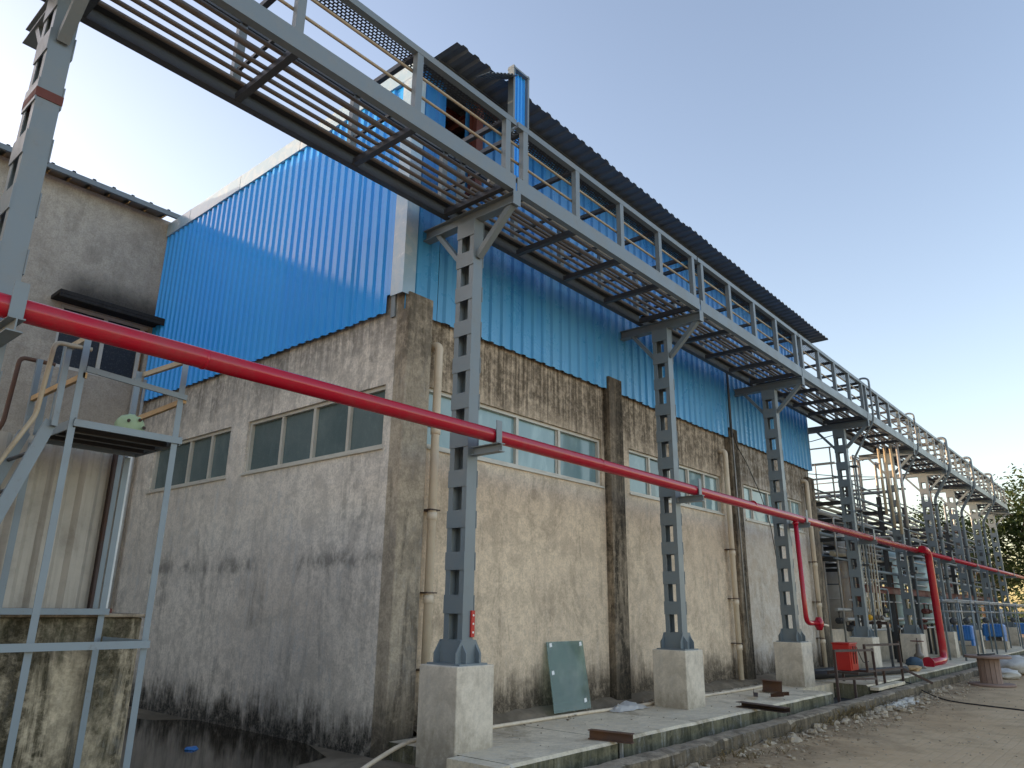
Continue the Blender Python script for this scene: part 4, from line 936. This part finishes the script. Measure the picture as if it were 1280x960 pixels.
for y_, z, r_, lab in ((-1.75, 1.86, .02, 'front'), (-1.5, 1.86, .018, 'middle'), (-1.2, 1.86, .025, 'rear')):
    tag(MB().tube([(22, y_, z), (38.5, y_, z)], r_, 8).build('stand_pipe', 'pipe_silver'), '%s horizontal pipe laid on the tubular stands' % lab, 'pipe', 'pipes on the tubular stands')
hz = random.Random(4)
for k, z in enumerate((.95, 1.25, 1.5, 1.75, 2.38, 2.6, 2.85, 3.15, 3.35, 3.65, 3.9, 4.2, 4.7, 5.1)):
    y_ = hz.uniform(-.62, -.2) if z > 1.6 else hz.uniform(-.4, -.1); m_ = hz.choice(['pipe_silver', 'pipe_silver', 'steel', 'pipe_brass_backlit'])
    tag(MB().tube([(hz.choice((15.6, 16.4, 17.5)), y_, z), (hz.choice((34, 37, 40)), y_, z)], hz.choice((.022, .03, .045)), 8).build('yard_pipe', m_), 'long level pipe behind the columns, %s of that set counted up from the ground' % ['first', 'second', 'third', 'fourth', 'fifth', 'sixth', 'seventh', 'eighth', 'ninth', 'tenth', 'eleventh', 'twelfth', 'thirteenth', 'topmost'][k], 'pipe', 'level pipes behind the columns')
dr = random.Random(21)
num = ['first', 'second', 'third', 'fourth', 'fifth', 'sixth', 'seventh', 'eighth', 'ninth', 'tenth', 'eleventh', 'twelfth', 'thirteenth', 'fourteenth', 'fifteenth', 'sixteenth', 'seventeenth', 'eighteenth', 'nineteenth', 'twentieth']
num += ['twenty '+q for q in num[:9]]+['thirtieth']+['thirty '+q for q in num[:9]]+['fortieth']+['forty '+q for q in num[:9]]
col_of = {'pipe_silver': 'silver', 'pipe_grey': 'brownish', 'pipe_brass_backlit': 'amber', 'rust': 'rusty', 'steel_dark': 'dark', 'red_oxide': 'dull red', 'steel': 'grey'}
for k, x in enumerate(sorted(dr.uniform(16.0, 39) for _ in range(49))):
    y_ = dr.uniform(-.75, .5); z1 = dr.choice((2.1, 2.9, 3.45, 4.0, 5.0, 6.4)); r_ = dr.choice((.02, .025, .035, .05)); m_ = dr.choice(['pipe_silver', 'pipe_grey', 'pipe_silver', 'steel', 'rust', 'pipe_brass_backlit'])
    o = MB().tube(fillet([(x, y_, dr.choice((.0, .9, 1.3))), (x, y_, z1), (x+dr.choice((-.8, .7, 1.2)), y_, z1)], .12, 4), r_, 8).build('drop_pipe', m_)
    tag(o, 'slender %s drop pipe of the process yard, %s from the factory end' % (col_of[m_], num[k]), 'pipe', 'slender drop pipes in the process yard')
for k, x in enumerate(sorted(dr.uniform(16.2, 38) for _ in range(30))):
    y_ = dr.uniform(-.8, .4); z = dr.choice((1.0, 1.2, 1.5, 1.8, 2.5)); m_ = dr.choice(['steel_dark', 'pipe_grey', 'red_oxide'])
    t = thing('gate_valve', (x, y_, z), 'small %s gate valve of the process yard, %s from the factory end' % (col_of[m_], num[k]), 'valve', 'small gate valves in the process yard')
    MB().lathe((x, y_, z), [(.05, -.14), (.09, -.13), (.09, -.09), (.06, -.06), (.06, .06), (.09, .09), (.09, .13), (.05, .14)], 10, 'x').build('body', m_, t)
    MB().tube([(x, y_, z), (x, y_, z+.24)], .015, 6).build('stem', 'rust_dark', t)
    MB().lathe((x, y_, z+.24), [(.07, -.008), (.085, 0), (.07, .008)], 12).build('hand_wheel', dr.choice(['rust_dark', 'red_box', 'steel_dark']), t)
for k, x in enumerate(sorted(dr.uniform(15.8, 36) for _ in range(26))):
    z = dr.choice((2.3, 2.6, 3.2, 3.7, 4.25, 4.75, 5.2)); m_ = dr.choice(['steel', 'pipe_silver', 'pipe_grey', 'rust'])
    o = MB().tube(fillet([(x, -.75, z-dr.choice((.0, .4))), (x, -.75, z), (x, 4.2, z+.01)], .1, 3), dr.choice((.02, .03, .045)), 8).build('cross_pipe', m_)
    tag(o, '%s cross pipe running back through the pipe rack, %s from the factory end' % (col_of[m_], num[k]), 'pipe', 'cross pipes of the pipe rack')
for k, (x, y_, w_, h, lab) in enumerate(((30.8, 6.6, 30.4, 6.4, 'pale plant building behind the pipe rack, extended out of view to block the sun'),)):  # raised and extended out of view to keep the low sun off the yard
    t = thing('plant_building_sun_block', (x, y_, -.3), lab, 'building', 'pale plant buildings beyond the rack')
    MB().box(x-w_/2, x+w_/2, y_, y_+5, -.3, h).build('wall', 'pale_panel', t)
    MB().box(x-w_/2-.3, x+w_/2+.3, y_-.4, y_+5.3, h+.003, h+.15).build('roof', 'roof', t)
    for j in range(int(w_/2.4)): MB().box(x-w_/2+.8+j*2.3, x-w_/2+2.0+j*2.3, y_-.03, y_-.002, 1.2, 2.3).build('window', 'pane_left', t)
# wires from the factory end to the columns
for k, (p, q, lab) in enumerate((((14.95, .5, 6.0), (15.0, -.8, 6.12), 'thin wire from the cladding end to the column head'), ((14.95, .5, 5.2), (19.8, -.8, 5.6), 'thin wire below the bridge past the cladding end'))):
    tag(MB().tube([p, Vector(p).lerp(Vector(q), .5)+Vector((0, 0, -.05)), q], .012, 6).build('wire', 'black'), lab, 'wire')
tag(MB().tube([(9.75, -.15, 5.3), (9.9, -.16, 5.0), (10.6, -.05, 4.75), (11.3, -.04, 4.1), (11.75, -.04, 3.4), (12.0, -.06, 2.2), (12.2, -.1, .8)], .010, 6).build('wire', 'black'), 'loose black wire drooping across the wall past the third pilaster', 'wire')
tag(MB().tube([(9.70, -.15, 5.9), (9.72, -.155, 3.0), (9.76, -.16, .9)], .012, 6).build('wire', 'pipe_silver'), 'thin pale cable running down the third pilaster', 'wire')
tag(MB().tube([(9.66, -.15, 5.172), (9.66, -.16, 7.2)], .03, 8).build('cable_duct', 'steel_dark'), 'grey upright tube on the blue cladding above the third pilaster', 'tube')
# background trees
def tree(x, y_, h, cr, seed, lab, leaves=5200, sparse=1.0):
    q = random.Random(seed); t = thing('tree', (x, y_, -.3), lab, 'tree', 'trees beyond the plant')
    mb = MB(); base = Vector((x, y_, -.3)); tips = []
    top = base+Vector((q.uniform(-.4, .4), q.uniform(-.4, .4), h*.62))
    mb.tube([base, base.lerp(top, .35)+Vector((q.uniform(-.2, .2), q.uniform(-.2, .2), 0)), base.lerp(top, .7), top], [h*.03, h*.024, h*.016, h*.008], 8)
    for k in range(11):
        st = base.lerp(top, q.uniform(.35, .95)); a = q.uniform(0, 6.28); e = q.uniform(.1, 1.1); L = cr*q.uniform(.55, 1.0)
        d = Vector((math.cos(a)*math.cos(e), math.sin(a)*math.cos(e), math.sin(e))); en = st+d*L+Vector((0, 0, .15*L))
        md = st.lerp(en, .5)+Vector((0, 0, .1*L)); mb.tube([st, md, en], [h*.010, h*.006, h*.002], 6); tips += [md, en, en]
        for j in range(2):
            e2 = en+Vector((q.uniform(-1, 1), q.uniform(-1, 1), q.uniform(-.3, .9)))*cr*.4; mb.tube([md, md.lerp(e2, .6), e2], [h*.005, h*.003, h*.0015], 5); tips.append(e2)
    mb.build('trunk', 'bark', t); lf = MB(); per = int(leaves/len(tips))
    for c in tips:
        R_ = cr*q.uniform(.22, .38)*sparse
        for k in range(per):
            d = Vector((q.gauss(0, 1), q.gauss(0, 1), q.gauss(0, .75))); d = d.normalized()*R_*q.random()**.45; p = c+d
            s_ = q.uniform(.07, .16)*(h/9); a = Vector((q.uniform(-1, 1), q.uniform(-1, 1), q.uniform(-.7, .7))).normalized(); b = a.cross(Vector((q.uniform(-1, 1), q.uniform(-1, 1), 1))).normalized()*.5
            lf.add([p-a*s_, p+b*s_, p+a*s_, p-b*s_], [(0, 1, 2, 3)])
    lf.build('crown', 'leaf', t)
tree(56, -.9, 11.5, 4.6, 1, 'large dense tree at the right edge beyond the bridge end', 9000)
tree(51, 2.6, 9, 3.6, 2, 'dark bushy tree behind the last columns', 7000)
tree(66, -3.5, 12, 5.0, 3, 'far tree cut off by the right edge', 6000)
tree(44, 9, 8.5, 3.4, 4, 'medium tree behind the pipe rack', 5000)
tree(36, 12.5, 9.5, 3.2, 5, 'loose light tree seen past the factory end', 2600, 1.2)
tree(46, 15.0, 9.0, 3.8, 6, 'tree behind the tube handrails', 4200)
tree(60, 10.0, 8.0, 4.2, 7, 'rounded tree far behind the pipe rack', 4200)
tree(64, 4.0, 9.0, 4.2, 9, 'bushy tree in the gap right of the last column', 5000)
tree(74, 5.0, 10.0, 5.0, 8, 'distant tree in the gap beside the last column', 4200)
lf = MB(); q = random.Random(77)  # scrub added to hide the orange sky glow along the horizon
for k in range(9000):
    x = q.uniform(85, 150); y_ = q.uniform(-22, 34); h = 3.2+2.2*math.sin(y_*.35)+1.4*math.sin(y_*.9+x*.1); z = -.3+max(.2, h)*q.random()**.8
    s_ = q.uniform(.22, .5); a = Vector((q.uniform(-1, 1), q.uniform(-1, 1), q.uniform(-.7, .7))).normalized(); b = a.cross(Vector((q.uniform(-1, 1), q.uniform(-1, 1), 1))).normalized()*.55; p = Vector((x, y_, z))
    lf.add([p-a*s_, p+b*s_, p+a*s_, p-b*s_], [(0, 1, 2, 3)])
tag(lf.build('horizon_screen_scrub', 'leaf'), 'low dark band of distant scrub added to hide the horizon glow at the right', 'wood', kind='stuff')
